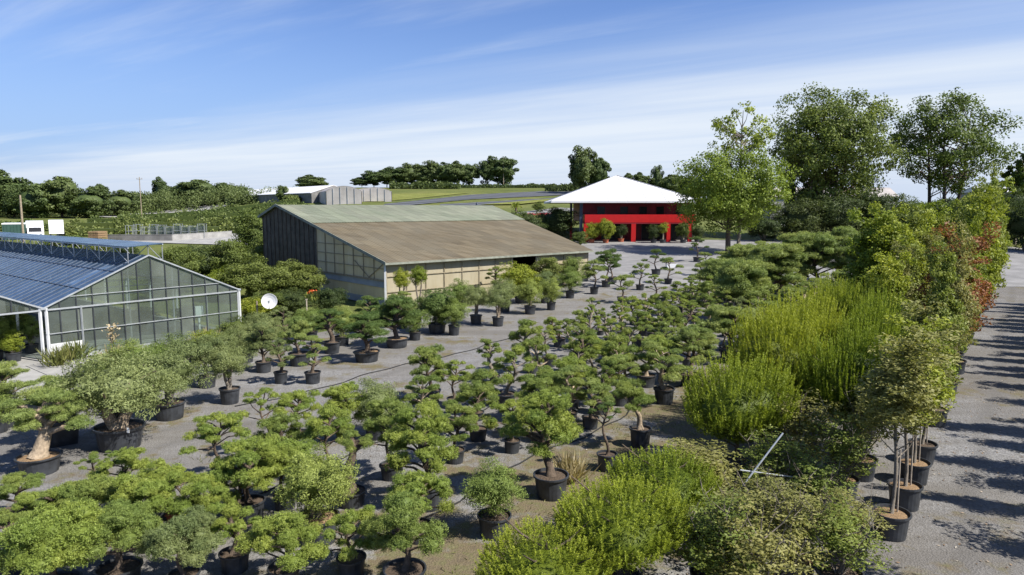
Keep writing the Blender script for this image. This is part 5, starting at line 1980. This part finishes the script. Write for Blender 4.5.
for i, (px, Y, top, wpx) in enumerate(((1002, 104, 205, 40), (1026, 98, 200, 44), (1052, 95, 196, 50), (1080, 92, 196, 50), (1016, 108, 188, 40))):
    x = P(px, 230, Y).x
    h = P(px, top, Y).z - tz(x, Y)
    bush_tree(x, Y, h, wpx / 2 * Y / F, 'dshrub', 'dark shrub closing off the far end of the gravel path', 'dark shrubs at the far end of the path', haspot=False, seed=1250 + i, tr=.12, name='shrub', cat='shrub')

# ------------------------------------------------------------------ distant things
FAR = {}
for k in range(5):
    FAR.setdefault('dark', []).append(clump_crown('crown', M['farleaf'], (1, 1, 1.15), 90, 150, .13, .085, (.20, .34), .2, .4, .7, 300 + k))
    FAR.setdefault('light', []).append(clump_crown('crown', M['farlight'], (1, 1, 1.0), 90, 150, .13, .085, (.20, .34), .2, .4, .7, 310 + k))
FT = MB().tube([(0, 0, 0), (.02, 0, .5), (0, .02, 1)], [.06, .045, .02], 6).mesh('trunk', M['bark'])


def far_tree(px, base, top, wpx, depth, label, group, crown='dark', seed=0, name='distant_tree', low=.12):
    r = random.Random(seed + 999)
    x = P(px, base, depth).x
    zb = tz(x, depth)
    zt = P(px, top, depth).z
    h = max(1.5, zt - zb)
    root = thing(name, label, 'tree', (x, depth, zb), group=group)
    link('trunk', FT, root, scale=(h * .5, h * .5, h * .85))
    hz_ = h * (1 - low) / 2
    link('crown', r.choice(FAR[crown]), root, (0, 0, h - hz_ * .95), (0, 0, r.uniform(0, 6.28)), (wpx / 2 * depth / F, wpx / 2 * depth / F, hz_ / 1.15))
    return root


# row on the crest
GR = 'dark trees in a row on the crest behind the fields'
for i, (px, top, wpx) in enumerate(((362, 178, 16), (374, 172, 20), (387, 169, 20), (399, 167, 20), (411, 165, 18), (421, 168, 16), (432, 163, 20), (445, 164, 19), (457, 163, 18), (469, 164, 16))):
    far_tree(px, 190, top, wpx + 5, 300, 'dark tree in the long row standing on the crest', GR, seed=i, low=.15)
far_tree(487, 190, 159, 19, 300, 'left tree of the pair right of the crest row', None, seed=31)
far_tree(503, 190, 157, 28, 300, 'larger right tree of the pair by the thin pole', None, seed=32)
far_tree(582, 190, 150, 26, 250, 'tall narrow dark tree left of the white pyramid roof apex', None, seed=33)
far_tree(598, 190, 155, 22, 251, 'rounded dark tree between the narrow tree and the white roof', None, seed=34)
for i, (px, top, wpx) in enumerate(((628, 171, 10), (640, 174, 22), (657, 168, 12), (672, 172, 26), (690, 176, 26))):
    far_tree(px, 192, top, wpx, 260, 'small dark tree showing over the white pyramid roof', 'trees behind the white roof', seed=40 + i)
# hedge under the crest row
def hedge(name, px0, px1, py, toppx, depth, wd, mk, label, group=None, seed=0, n=1200, ll=.7, lw=.45, depth1=None):
    global NR
    NR = np.random.RandomState(seed + 4000)
    a = P(px0, py, depth)
    b = P(px1, py, depth1 or depth)
    a.z, b.z = tz(a.x, a.y), tz(b.x, b.y)
    L = (b - a).length
    root = thing(name, label, 'hedge', a, group=group)
    h = P(px0, toppx, depth).z - a.z
    f = NR.rand(n)
    h = max(h, 1.0)
    hv = h * (.82 + .22 * np.sin(f * L * .5 + seed) * np.sin(f * L * .17) + .1 * np.sin(f * L * 1.3))
    th = NR.uniform(0, math.pi, n)
    d = (b - a).normalized()
    sd_ = Vector((-d.y, d.x, 0))
    gz = np.array([tz(a.x + d.x * L * q, a.y + d.y * L * q) - a.z for q in f])
    C = np.outer(f * L, (d.x, d.y, 0)) + np.outer(np.cos(th) * wd / 2 * NR.uniform(.8, 1.05, n), (sd_.x, sd_.y, 0))
    C[:, 2] = gz + hv * (.08 + np.sin(th) * .92) * NR.uniform(.55, 1.05, n)
    t = .5 + .15 * np.sin(f * L * .9 + seed) + NR.normal(0, .18, n)
    link('foliage', leaf_mesh('foliage', [blades(C, NR.normal(0, 1, (n, 3)), ll, lw, t)], M[mk]), root)
    mb = MB()
    for k in range(24):
        q0, q1 = a.lerp(b, k / 24), a.lerp(b, (k + 1) / 24)
        q0.z, q1.z = tz(q0.x, q0.y), tz(q1.x, q1.y)
        mb.prism([q0 - sd_ * wd * .36 - UP * .2, q1 - sd_ * wd * .36 - UP * .2, q1 + sd_ * wd * .36 - UP * .2, q0 + sd_ * wd * .36 - UP * .2], UP * (h * .62 + .2))
    core = mb.build('branch_mass', M[mk], root)
    return root


hedge('hedge', 390, 460, 192, 181, 285, 5, 'farleaf', 'dark clipped hedge below the crest tree row', seed=1, n=2500, ll=1.0, lw=.7)
hedge('hedge', 460, 580, 189, 183.5, 296, 3, 'farleaf', 'thin dark hedge line on the crest right of the tree pair', seed=2, n=2200, ll=.8, lw=.5)
hedge('hedge', 545, 640, 191, 183, 262, 3, 'farleaf', 'dark hedge behind the narrow tree and the white roof', seed=3, n=1800, ll=.8, lw=.5)
# nursery rows on the left
NRW = 'light green nursery rows beyond the greenhouse'
for i, (p0, p1, py, tp, d0, d1) in enumerate(((62, 262, 231, 224, 128, 132), (70, 300, 226, 217, 142, 146), (90, 310, 219, 213, 165, 172), (120, 300, 214, 209, 190, 200), (0, 60, 226, 220, 150, 150))):
    hedge('plant_row', p0, p1, py, tp, d0, 4, 'farlight', ['nearest light green plant row behind the glass panels', 'second light green plant row behind the glass panels', 'third light green plant row, upslope', 'farthest light green plant row below the wood', 'light green plant row behind the trucks'][i], NRW, seed=20 + i, n=3500, ll=.55, lw=.35, depth1=d1)
# wood on the left skyline: one mass, with single trees standing out
def wood(px0, px1, fn_top, depth, dd, n, label, seed, mk='farleaf'):
    global NR
    NR = np.random.RandomState(seed)
    parts = []
    for i in range(n):
        px = NR.uniform(px0, px1)
        dep = depth + NR.uniform(-dd, dd)
        x = P(px, 200, dep).x
        zb = tz(x, dep)
        top = P(px, fn_top(px) + abs(NR.normal(0, 2.2)), dep).z
        cz = zb + (top - zb) * NR.uniform(.15, .92)
        r0 = NR.uniform(1.5, 3.2) * depth / 300
        k = 130
        q = sph(k) * (NR.uniform(.3, 1, k) ** .5)[:, None] * r0
        parts.append(blades(np.array([x, dep, cz]) + q, NR.normal(0, 1, (k, 3)), .6 * depth / 300, .42 * depth / 300, .5 + NR.normal(0, .17) + NR.normal(0, .15, k)))
    o = link('distant_wood', leaf_mesh('distant_wood', parts, M[mk]))
    return tag(o, label, 'wood', kind='stuff')


wood(-60, 75, lambda p: 189 - 6 * math.sin(p * .05) , 250, 18, 420, 'dark green wood behind the trucks on the left', 1)
wood(75, 250, lambda p: 195.5 - 3 * math.sin(p * .06) - (6 if p > 160 else 0), 290, 25, 520, 'dark green wood along the left skyline', 2)
wood(230, 300, lambda p: 191, 262, 10, 180, 'dark bushes before the white tunnel roof', 3)
wood(700, 1100, lambda p: 201 + 5 * math.sin(p * .03), 330, 30, 600, 'far wood showing between the right trees', 4)
GL_ = 'single trees rising from the left skyline wood'
for i, (px, base, top, wpx, dep, lab) in enumerate(((14, 212, 175, 44, 240, 'rounded tree at the far left skyline'), (62, 212, 172.5, 42, 235, 'tallest dark tree left of the utility pole'), (101, 208, 184, 20, 320, 'small round tree left of the utility pole'),
        (163, 208, 180, 18, 320, 'small tree right of the utility pole'), (198, 210, 177, 44, 290, 'broad dark tree mid left skyline'), (225, 208, 181, 30, 290, 'dark tree at the right end of the left wood'),
        (312, 196, 176, 30, 300, 'dark tree behind the white tunnel roof'), (283, 205, 187, 13, 235, 'small dark tree before the white tunnel roof'), (292, 206, 195, 18, 222, 'small light shrub at the white tunnel wall'),
        (35, 214, 186, 36, 228, 'dark tree between the two tall left trees'), (90, 216, 190, 40, 232, 'dark tree right of the tallest left tree'), (120, 212, 192, 34, 250, 'dark tree left of the pole base'))):
    far_tree(px, base, top, wpx, dep, lab, GL_, seed=60 + i, crown='light' if 'light' in lab else 'dark', low=.03)

# fields on the slope
def strip(name, corners, m, zo=.12, nu=24, nv=8):
    pts = [G(*c) for c in corners]
    vs, fs = [], []
    for j in range(nv + 1):
        for i in range(nu + 1):
            a = pts[0].lerp(pts[1], i / nu)
            b = pts[3].lerp(pts[2], i / nu)
            q = a.lerp(b, j / nv)
            vs.append((q.x, q.y, tz(q.x, q.y) + zo))
    for j in range(nv):
        for i in range(nu):
            k = j * (nu + 1) + i
            fs.append((k, k + 1, k + nu + 2, k + nu + 1))
    return tag(MB().add(vs, fs).build(name, m), kind='structure')


strip('covered_field', [(378, 208.6), (470, 199.6), (470, 195.0), (385, 204.2)], M['plastic_rows'])
strip('covered_field', [(470, 199.6), (576, 194.6), (572, 190.0), (470, 195.0)], M['plastic_rows'])
strip('covered_field', [(440, 208.5), (560, 199.5), (566, 197.6), (440, 204.8)], M['plastic_rows'], .16)
strip('field_track', [(505, 214), (560, 215), (580, 209), (560, 208)], M['asphalt'], .12)
M['brightgrass'] = mat_grass('bright meadow strip', (.12, .135, .035), (.165, .18, .045), (.23, .23, .08), .2)
strip('meadow_strip', [(300, 203), (380, 202), (470, 193), (400, 194)], M['brightgrass'], .10)
strip('meadow_strip', [(480, 205.5), (520, 205), (565, 200), (545, 200)], M['brightgrass'], .30)
strip('dirt_track', [(90, 217), (160, 218), (232, 205), (190, 205)], M['concrete'], .10)
strip('storage_yard', [(120, 242), (262, 246), (262, 231), (150, 229)], M['concrete'], .06)

# white tunnel house and grey tunnels on the slope
def tunnel(px0, px1, pyb, pye, pyt, depth, depth_back, mroof, mwall, label, name):
    a, b = P(px0, pyb, depth), P(px1, pyb, depth)
    zg_ = min(tz(a.x, depth), tz(b.x, depth)) - .5
    a.z = b.z = 0
    ze, zt = P(px0, pye, depth).z, P(px0, pyt, depth).z
    root = thing(name, label, 'tunnel', (a.x, depth, zg_))
    n = 10
    arch = []
    wv = b - a
    for i in range(n + 1):
        f = i / n
        arch.append(a + wv * f + UP * (ze + (zt - ze) * math.sin(math.pi * f) ** .8))
    off = Vector((P(px0, pyb, depth_back).x - a.x - 6, depth_back - depth, 0))
    mb = MB()
    for i in range(n):
        p, q = arch[i], arch[i + 1]
        mb.prism([p, q, q + off, p + off], UP * .12)
    mb.build('roof', mroof, root)
    mb = MB()
    mb.prism([a + UP * zg_] + [p - UP * .02 for p in arch] + [b + UP * zg_], off.normalized() * .15)
    mb.prism([a + UP * zg_, a + off + UP * zg_, a + off + UP * ze, a + UP * ze], Vector((.15, 0, 0)))
    mb.prism([b + UP * zg_, b + off + UP * zg_, b + off + UP * ze, b + UP * ze], Vector((-.15, 0, 0)))
    mb.build('wall', mwall, root)
    mb = MB()
    for f in (.2, .4, .6, .8):
        p = a + wv * f
        mb.bar(p + UP * zg_ - Vector((0, .08, 0)), p + UP * (ze + (zt - ze) * math.sin(math.pi * f) ** .8 - .1) - Vector((0, .08, 0)), .12)
    mb.build('frame', M['galv'], root)


tunnel(326, 362, 199, 191.5, 186.2, 205, 245, M['greyroof'], M['palefilm'], 'grey plastic tunnel house with domed end, left one of the pair', 'tunnel_house')
tunnel(357, 392, 197.5, 192, 187.5, 214, 250, M['greyroof'], M['palefilm'], 'grey plastic tunnel house at the right end of the tunnels', 'tunnel_house')
# long white roofed house to the left
a, b = P(238, 196, 290), P(334, 192, 222)
wh = thing('white_shed', 'long low shed with sloping white roof left of the grey tunnels', 'shed', (b.x, b.y, tz(b.x, b.y)))
ax_ = Vector((a.x - b.x, a.y - b.y, 0))
pr_ = Vector((-ax_.y, ax_.x, 0)).normalized()
if pr_.y > 0:
    pr_ = -pr_
z0, z1 = P(306, 193, 214).z, P(334, 184.8, 216).z
b0 = Vector((b.x, b.y, 0))
b1 = b0 + ax_
mb = MB()
mb.prism([b0 + pr_ * 8 + UP * z0, b1 + pr_ * 8 + UP * z0, b1 + UP * z1, b0 + UP * z1], UP * .15)
mb.prism([b0 - pr_ * 8 + UP * z0, b1 - pr_ * 8 + UP * z0, b1 + UP * z1, b0 + UP * z1], UP * .15)
mb.build('roof', M['white'], wh)
mb = MB()
zz = tz(b.x, b.y) - 1.5
mb.prism([b0 + pr_ * 7.6 + UP * zz, b0 - pr_ * 7.6 + UP * zz, b0 - pr_ * 7.6 + UP * (z0), b0 + UP * (z1 - .1), b0 + pr_ * 7.6 + UP * (z0)], ax_)
mb.build('wall', M['darkconcrete'], wh)

# poles
def pole(px, base, top, depth, label, rad=.13, arm=True):
    x = P(px, base, depth).x
    zb = tz(x, depth) - .2
    zt = P(px, top, depth).z
    root = thing('utility_pole', label, 'pole', (x, depth, zb))
    mb = MB()
    mb.tube([(x, depth, zb), (x, depth, zt)], [rad, rad * .7], 8)
    mb.build('shaft', M['wood'], root)
    if arm:
        mb = MB()
        mb.bar((x - .7, depth, zt - .5), (x + .7, depth, zt - .5), .1)
        for dx in (-.6, 0, .6):
            mb.tube([(x + dx, depth, zt - .45), (x + dx, depth, zt - .2)], .05, 6)
        mb.build('crossarm', M['wood'], root)


pole(141.5, 213, 177, 170, 'tall thin utility pole standing on the left slope')
pole(23.5, 238, 195, 112, 'wooden pole beside the white van', .2, False)
pole(503.5, 189, 158, 296, 'thin pole before the tree pair on the crest', .16, False)

# box truck, van, container
def truck(px0, px1, pyb, pyt, depth, label, name, cat, front=True):
    a = P(px0, pyb, depth)
    wd_ = (px1 - px0) * depth / F
    zb = tz(a.x, depth)
    h = P(px0, pyt, depth).z - zb
    cx_ = a.x + wd_ / 2
    root = thing(name, label, cat, (cx_, depth, zb))
    if front:
        mb = MB()
        mb.box((cx_, depth + 2.9, zb + .5 + (h - .5) / 2), (wd_, 2.4, h - .5))
        mb.build('cargo_box', M['whitepaint'], root)
        mb = MB()
        ww = wd_ * .9
        mb.prism([Vector((cx_ - ww / 2, depth, zb + .4)), Vector((cx_ - ww / 2, depth, zb + 1.15)), Vector((cx_ - ww / 2, depth + .55, zb + 2.05)), Vector((cx_ - ww / 2, depth + 1.65, zb + 2.1)), Vector((cx_ - ww / 2, depth + 1.65, zb + .4))], Vector((ww, 0, 0)))
        mb.build('cab', M['whitepaint'], root)
        mb = MB()
        n_ = Vector((0, -.9, .55)).normalized() * .03
        mb.prism([Vector((cx_ - ww * .42, depth + .05, zb + 1.23)) + n_, Vector((cx_ + ww * .42, depth + .05, zb + 1.23)) + n_, Vector((cx_ + ww * .38, depth + .5, zb + 1.96)) + n_, Vector((cx_ - ww * .38, depth + .5, zb + 1.96)) + n_], n_)
        mb.build('windscreen', M['darkglass'], root)
        for sx in (-1, 1):
            mb = MB()
            mb.box((cx_ + sx * ww * .36, depth - .03, zb + .85), (.3, .06, .18))
            mb.build('headlight', M['galv'], root)
        mb = MB()
        mb.box((cx_, depth - .06, zb + .5), (ww * .98, .12, .2))
        mb.build('bumper', M['dark_metal'], root)
        yy = (depth + .8, depth + 3.4)
    else:
        mb = MB()
        mb.box((cx_, depth + 1.3, zb + .6 + (h - .6) / 2), (wd_, 2.6, h - .6))
        mb.build('cargo_box', M['whitepaint'], root)
        yy = (depth + .6, depth + 2.0)
    root.rotation_euler.z = math.atan2(-cx_, depth) * 1.0
    for y_ in yy:
        for sx in (-1, 1):
            tmp = MB().lathe([(.12, -.12), (.38, -.12), (.42, -.06), (.42, .06), (.38, .12), (.12, .12)], 16)
            mb = MB()
            mb.add([Vector((v[2] + cx_ + sx * (wd_ / 2 - .2), v[0] + y_, v[1] + zb + .42)) for v in tmp.v], tmp.f)
            mb.build('wheel', M['tyre'], root)


truck(28.5, 43, 238, 221, 118, 'white box van facing the camera beside the wooden pole', 'box_van', 'van')
truck(50.5, 63, 234, 220, 124, 'white box trailer to the right of the box van', 'box_trailer', 'trailer', False)
a = P(5, 236, 117)
ct = thing('green_container', 'dark green container with pale roof left of the box van', 'container', (a.x + 1.65, 117, tz(a.x, 117)))
ct.rotation_euler.z = math.atan2(-a.x, 117) * .9
mb = MB()
zb = tz(a.x, 117)
mb.box((a.x + 1.65, 120, zb + 1.3), (3.3, 6, 2.6))
mb.build('body', M['boxgreen'], ct)
mb = MB()
mb.box((a.x + 1.65, 120, zb + 2.68), (3.4, 6.1, .16))
mb.build('roof', M['whitepaint'], ct)
mb = MB()
for k in range(7):
    mb.box((a.x + .25 + k * .46, 116.97, zb + 1.3), (.06, .06, 2.4))
mb.build('door_rib', M['boxgreen'], ct)

# storage yard: low walls, cages with glass panes
def wallseg(px0, px1, pyb, pyt, d0, d1, m, label):
    a, b = G(px0, pyb), G(px1, d0)
    h = P(px0, pyt, a.y).z - a.z + .1
    a.z, b.z = a.z - .1, b.z - .1
    dd = (b - a).normalized()
    sd_ = Vector((-dd.y, dd.x, 0)) * .25
    mb = MB()
    mb.prism([a, b, b + sd_, a + sd_], UP * h)
    mb.prism([a - dd * .05 - sd_ * .1 + UP * h, b + dd * .05 - sd_ * .1 + UP * h, b + dd * .05 + sd_ * 1.1 + UP * h, a - dd * .05 + sd_ * 1.1 + UP * h], UP * .08)
    tag(mb.build('low_wall', m), label, 'wall')


wallseg(108, 172, 241, 235, 241, 0, M['darkconcrete'], 'dark low concrete wall in the storage yard')
wallseg(172.5, 232, 240.5, 235, 236.5, 0, M['concrete'], 'pale low concrete wall running back in the storage yard')
for i, px in enumerate(range(126, 206, 8)):
    dep = G(px, 238.5).y
    x = P(px, 236, dep).x
    zb = tz(x, dep)
    root = thing('glass_rack', 'metal rack of upright glass panes in the storage yard', 'rack', (x, dep, zb), group='racks of glass panes in a row')
    mb = MB()
    hh = 2.3 + .25 * math.sin(i * 2.3)
    for dx in (0, 1.15):
        for dy in (0, .9):
            mb.bar((x + dx, dep + dy, zb), (x + dx, dep + dy, zb + hh), .06)
    for z in (.15, hh * .55, hh - .05):
        mb.bar((x, dep, zb + z), (x + 1.15, dep, zb + z), .05)
        mb.bar((x, dep + .9, zb + z), (x + 1.15, dep + .9, zb + z), .05)
    mb.build('frame', M['galv'], root)
    if i > 2:
        mb = MB()
        for k in range(5):
            mb.box((x + .58, dep + .15 + k * .15, zb + .15 + hh * .42), (1.0, .02, hh * .8))
        mb.build('pane', M['wallglass'], root)
x = P(94, 236, 112).x
st = thing('timber_stack', 'stack of pale timber at the left end of the racks', 'timber stack', (x, 112, tz(x, 112)))
for k in range(5):
    for j in range(4):
        mb = MB()
        mb.box((x + j * .42, 112 + (k % 2) * .05, tz(x, 112) + .17 + k * .36), (.36, 2.6, .3))
        mb.build('beam', M['strawsoil'], st)

# palm on the bank, bollard, planter
g = G(516, 214)
k = g.y / F
pt = thing('palm_tree', 'small palm on the bank between barn and red building', 'palm', g)
hp = 14 * k
MB().tube([g, g + Vector((0, 0, hp * .55))], [.3, .24], 8).build('trunk', M['bark'], pt)
NR = np.random.RandomState(5)
parts = []
for i in range(34):
    az, el = NR.uniform(0, 6.28), NR.uniform(-.4, 1.3)
    ax3 = np.array([math.cos(az) * math.cos(el), math.sin(az) * math.cos(el), math.sin(el)])
    kk = 14
    f = np.linspace(.15, 1, kk)
    C = np.array([0, 0, hp * .55]) + np.outer(f * hp * .42, ax3) + np.outer(-(f ** 2) * hp * .12, (0, 0, 1))
    parts.append(blades(C, np.cross(ax3, NR.normal(size=(kk, 3))) + ax3, .55, .12, .5 + NR.normal(0, .2, kk)))
link('frond', leaf_mesh('frond', parts, M['lindenleaf']), pt)
g = G(477, 211)
mb = MB()
mb.lathe([(.35, 0), (.38, .9), (.30, 1.9), (.05, 2.3)], 10, g)
tag(mb.build('cable_drum_post', M['navy'], smooth=True), 'small dark upright post on the slope beyond the barn', 'post')
x, y = at_px(672, 268)
pb = thing('white_planter', 'white planter box at the end of the gravel lane', 'planter', (x, y, tz(x, y)))
mb = MB()
z = tz(x, y)
mb.prism([Vector((x - .55, y, z)), Vector((x + .55, y, z)), Vector((x + .6, y - .03, z + .5)), Vector((x - .6, y - .03, z + .5))], Vector((0, .8, 0)))
mb.build('box', M['whitepaint'], pb)
mb = MB()
mb.box((x, y + .38, z + .50), (1.05, .68, .06))
mb.build('soil', M['soil'], pb)

# buildings and parking glimpsed behind the right trees
def shed(px0, px1, pyb, pye, pyt, depth, mroof, mwall, label, name='low_shed'):
    a, b = P(px0, pyb, depth), P(px1, pyb, depth)
    zg_ = tz((a.x + b.x) / 2, depth) - .4
    ze, zt = P(px0, pye, depth).z, P(px0, pyt, depth).z
    root = thing(name, label, 'shed', ((a.x + b.x) / 2, depth, zg_))
    mb = MB()
    mb.box(((a.x + b.x) / 2, depth + 5, (zg_ + ze) / 2), (b.x - a.x, 10, ze - zg_))
    w_ = mb.build('wall', mwall, root)
    mb = MB()
    mb.prism([Vector((a.x - .4, depth - .5, ze)), Vector((a.x - .4, depth + 5, zt)), Vector((a.x - .4, depth + 10.5, ze))], Vector((b.x - a.x + .8, 0, 0)))
    mb.build('roof', mroof, root)
    mb = MB()
    for k in range(4):
        mb.box((a.x + (b.x - a.x) * (k + .5) / 4, depth - .02, (zg_ + ze) / 2), (2.2, .06, 1.4))
    mb.build('window', M['darkglass'], root)


shed(770, 896, 222, 197, 187, 190, M['greyroof'], M['concrete'], 'long grey-roofed shed glimpsed between the tall trees')
shed(985, 1080, 214, 192, 186, 170, M['white'], M['concrete'], 'pale shed at the right edge behind the trees')
shed(780, 812, 236, 226, 222, 140, M['white'], M['darkconcrete'], 'small white-roofed shed right of the linden')

# support frame of steel bars among the pines
def frame_bar(p0, p1, d0, d1, label):
    a, b = P(*p0, d0), P(*p1, d1)
    mb = MB()
    mb.tube([a, b], .022, 8)
    return mb


x, y = at_px(733, 566)
sf = thing('support_frame', 'slanting galvanised support bars among the shrubs below the round pine', 'support frame', (x, y, 0))
d = y + .75
MB().tube([P(732, 500, d), P(783, 433, d + .4)], .020, 8).build('brace', M['galv'], sf)
MB().tube([P(733, 497, d + .02), Vector((x, y, -.1))], .03, 8).build('post', M['galv'], sf)
MB().tube([P(740, 470, d + .15), P(815, 480, d + 1.1)], .017, 8).build('rail', M['galv'], sf)
x, y = at_px(822, 470)
sf = thing('support_frame', 'upright steel support post with short rail right of the round pine', 'support frame', (x, y, 0))
MB().tube([Vector((x, y, 0)), P(823, 400, y)], .03, 8).build('post', M['galv'], sf)
MB().tube([P(808, 437, y - .05), P(832, 432, y + .1)], .022, 8).build('rail', M['galv'], sf)

# weeds on the soil strip and along the rows
NR = np.random.RandomState(91)
n = 5200
s_ = NR.uniform(9, 50, n)
t_ = np.where(NR.rand(n) < .6, NR.normal(-8.2, 1.1, n), NR.uniform(-20, -2.2, n))
cl = NR.rand(n) < .8
ncl = 420
ci = NR.randint(0, ncl, n)
s_ = np.where(cl, s_[ci] + NR.normal(0, .16, n), s_)
t_ = np.where(cl, t_[ci] + NR.normal(0, .16, n), t_)
C = np.stack([s_ * RX + t_ * RY, s_ * RY - t_ * RX, NR.uniform(.02, .05, n)], 1)
D = NR.normal(0, .5, (n, 3)) + np.array([0, 0, .8])
o = link('weeds', leaf_mesh('weeds', [blades(C, D, NR.uniform(.08, .22, n), .02, NR.rand(n))], M['weed']))
tag(o, 'low weeds and moss tufts on the gravel', 'weeds', kind='stuff')

NR = np.random.RandomState(95)
n = 2600
s_ = NR.uniform(12, 60, n)
t_ = np.where(NR.rand(n) < .5, NR.uniform(-3.2, 3, n), NR.uniform(-24, -3, n))
C = np.stack([s_ * RX + t_ * RY, s_ * RY - t_ * RX, NR.uniform(.022, .03, n)], 1)
D = NR.normal(0, 1, (n, 3)) * np.array([1, 1, .12])
o = link('leaf_litter', leaf_mesh('leaf_litter', [blades(C, D, NR.uniform(.04, .10, n), NR.uniform(.03, .06, n), NR.rand(n), np.tile([0, 0, 1.0], (n, 1)) + NR.normal(0, .15, (n, 3)))], leaf_mat('dry leaf litter', (.10, .07, .04), (.24, .17, .10), (.5, .46, .38), trans=.1)))
tag(o, 'dry leaves and pale chips scattered on the gravel', 'litter', kind='stuff')

for o in bpy.data.objects:
    if 'label' in o and not 4 <= len(o['label'].replace('-', ' ').split()) <= 16:
        print('LABEL', o.name, o['label'])

# irrigation hoses lying along the rows
for k, (t0, s0, s1, lab) in enumerate(((-11.4, 9, 46, 'black irrigation hose along the row beside the pines'), (-16.0, 9, 48, 'black irrigation hose between the cloud tree rows'), (-23.4, 14, 50, 'black irrigation hose along the left side of the gravel lane'))):
    pts = []
    for i in range(61):
        s_ = s0 + (s1 - s0) * i / 60
        x, y = ST(s_, t0 + .22 * math.sin(s_ * .7 + k) + .10 * math.sin(s_ * 2.1))
        pts.append((x, y, .03))
    tag(MB().tube(pts, .022, 6).build('irrigation_hose', M['rope'], smooth=True), lab, 'hose')
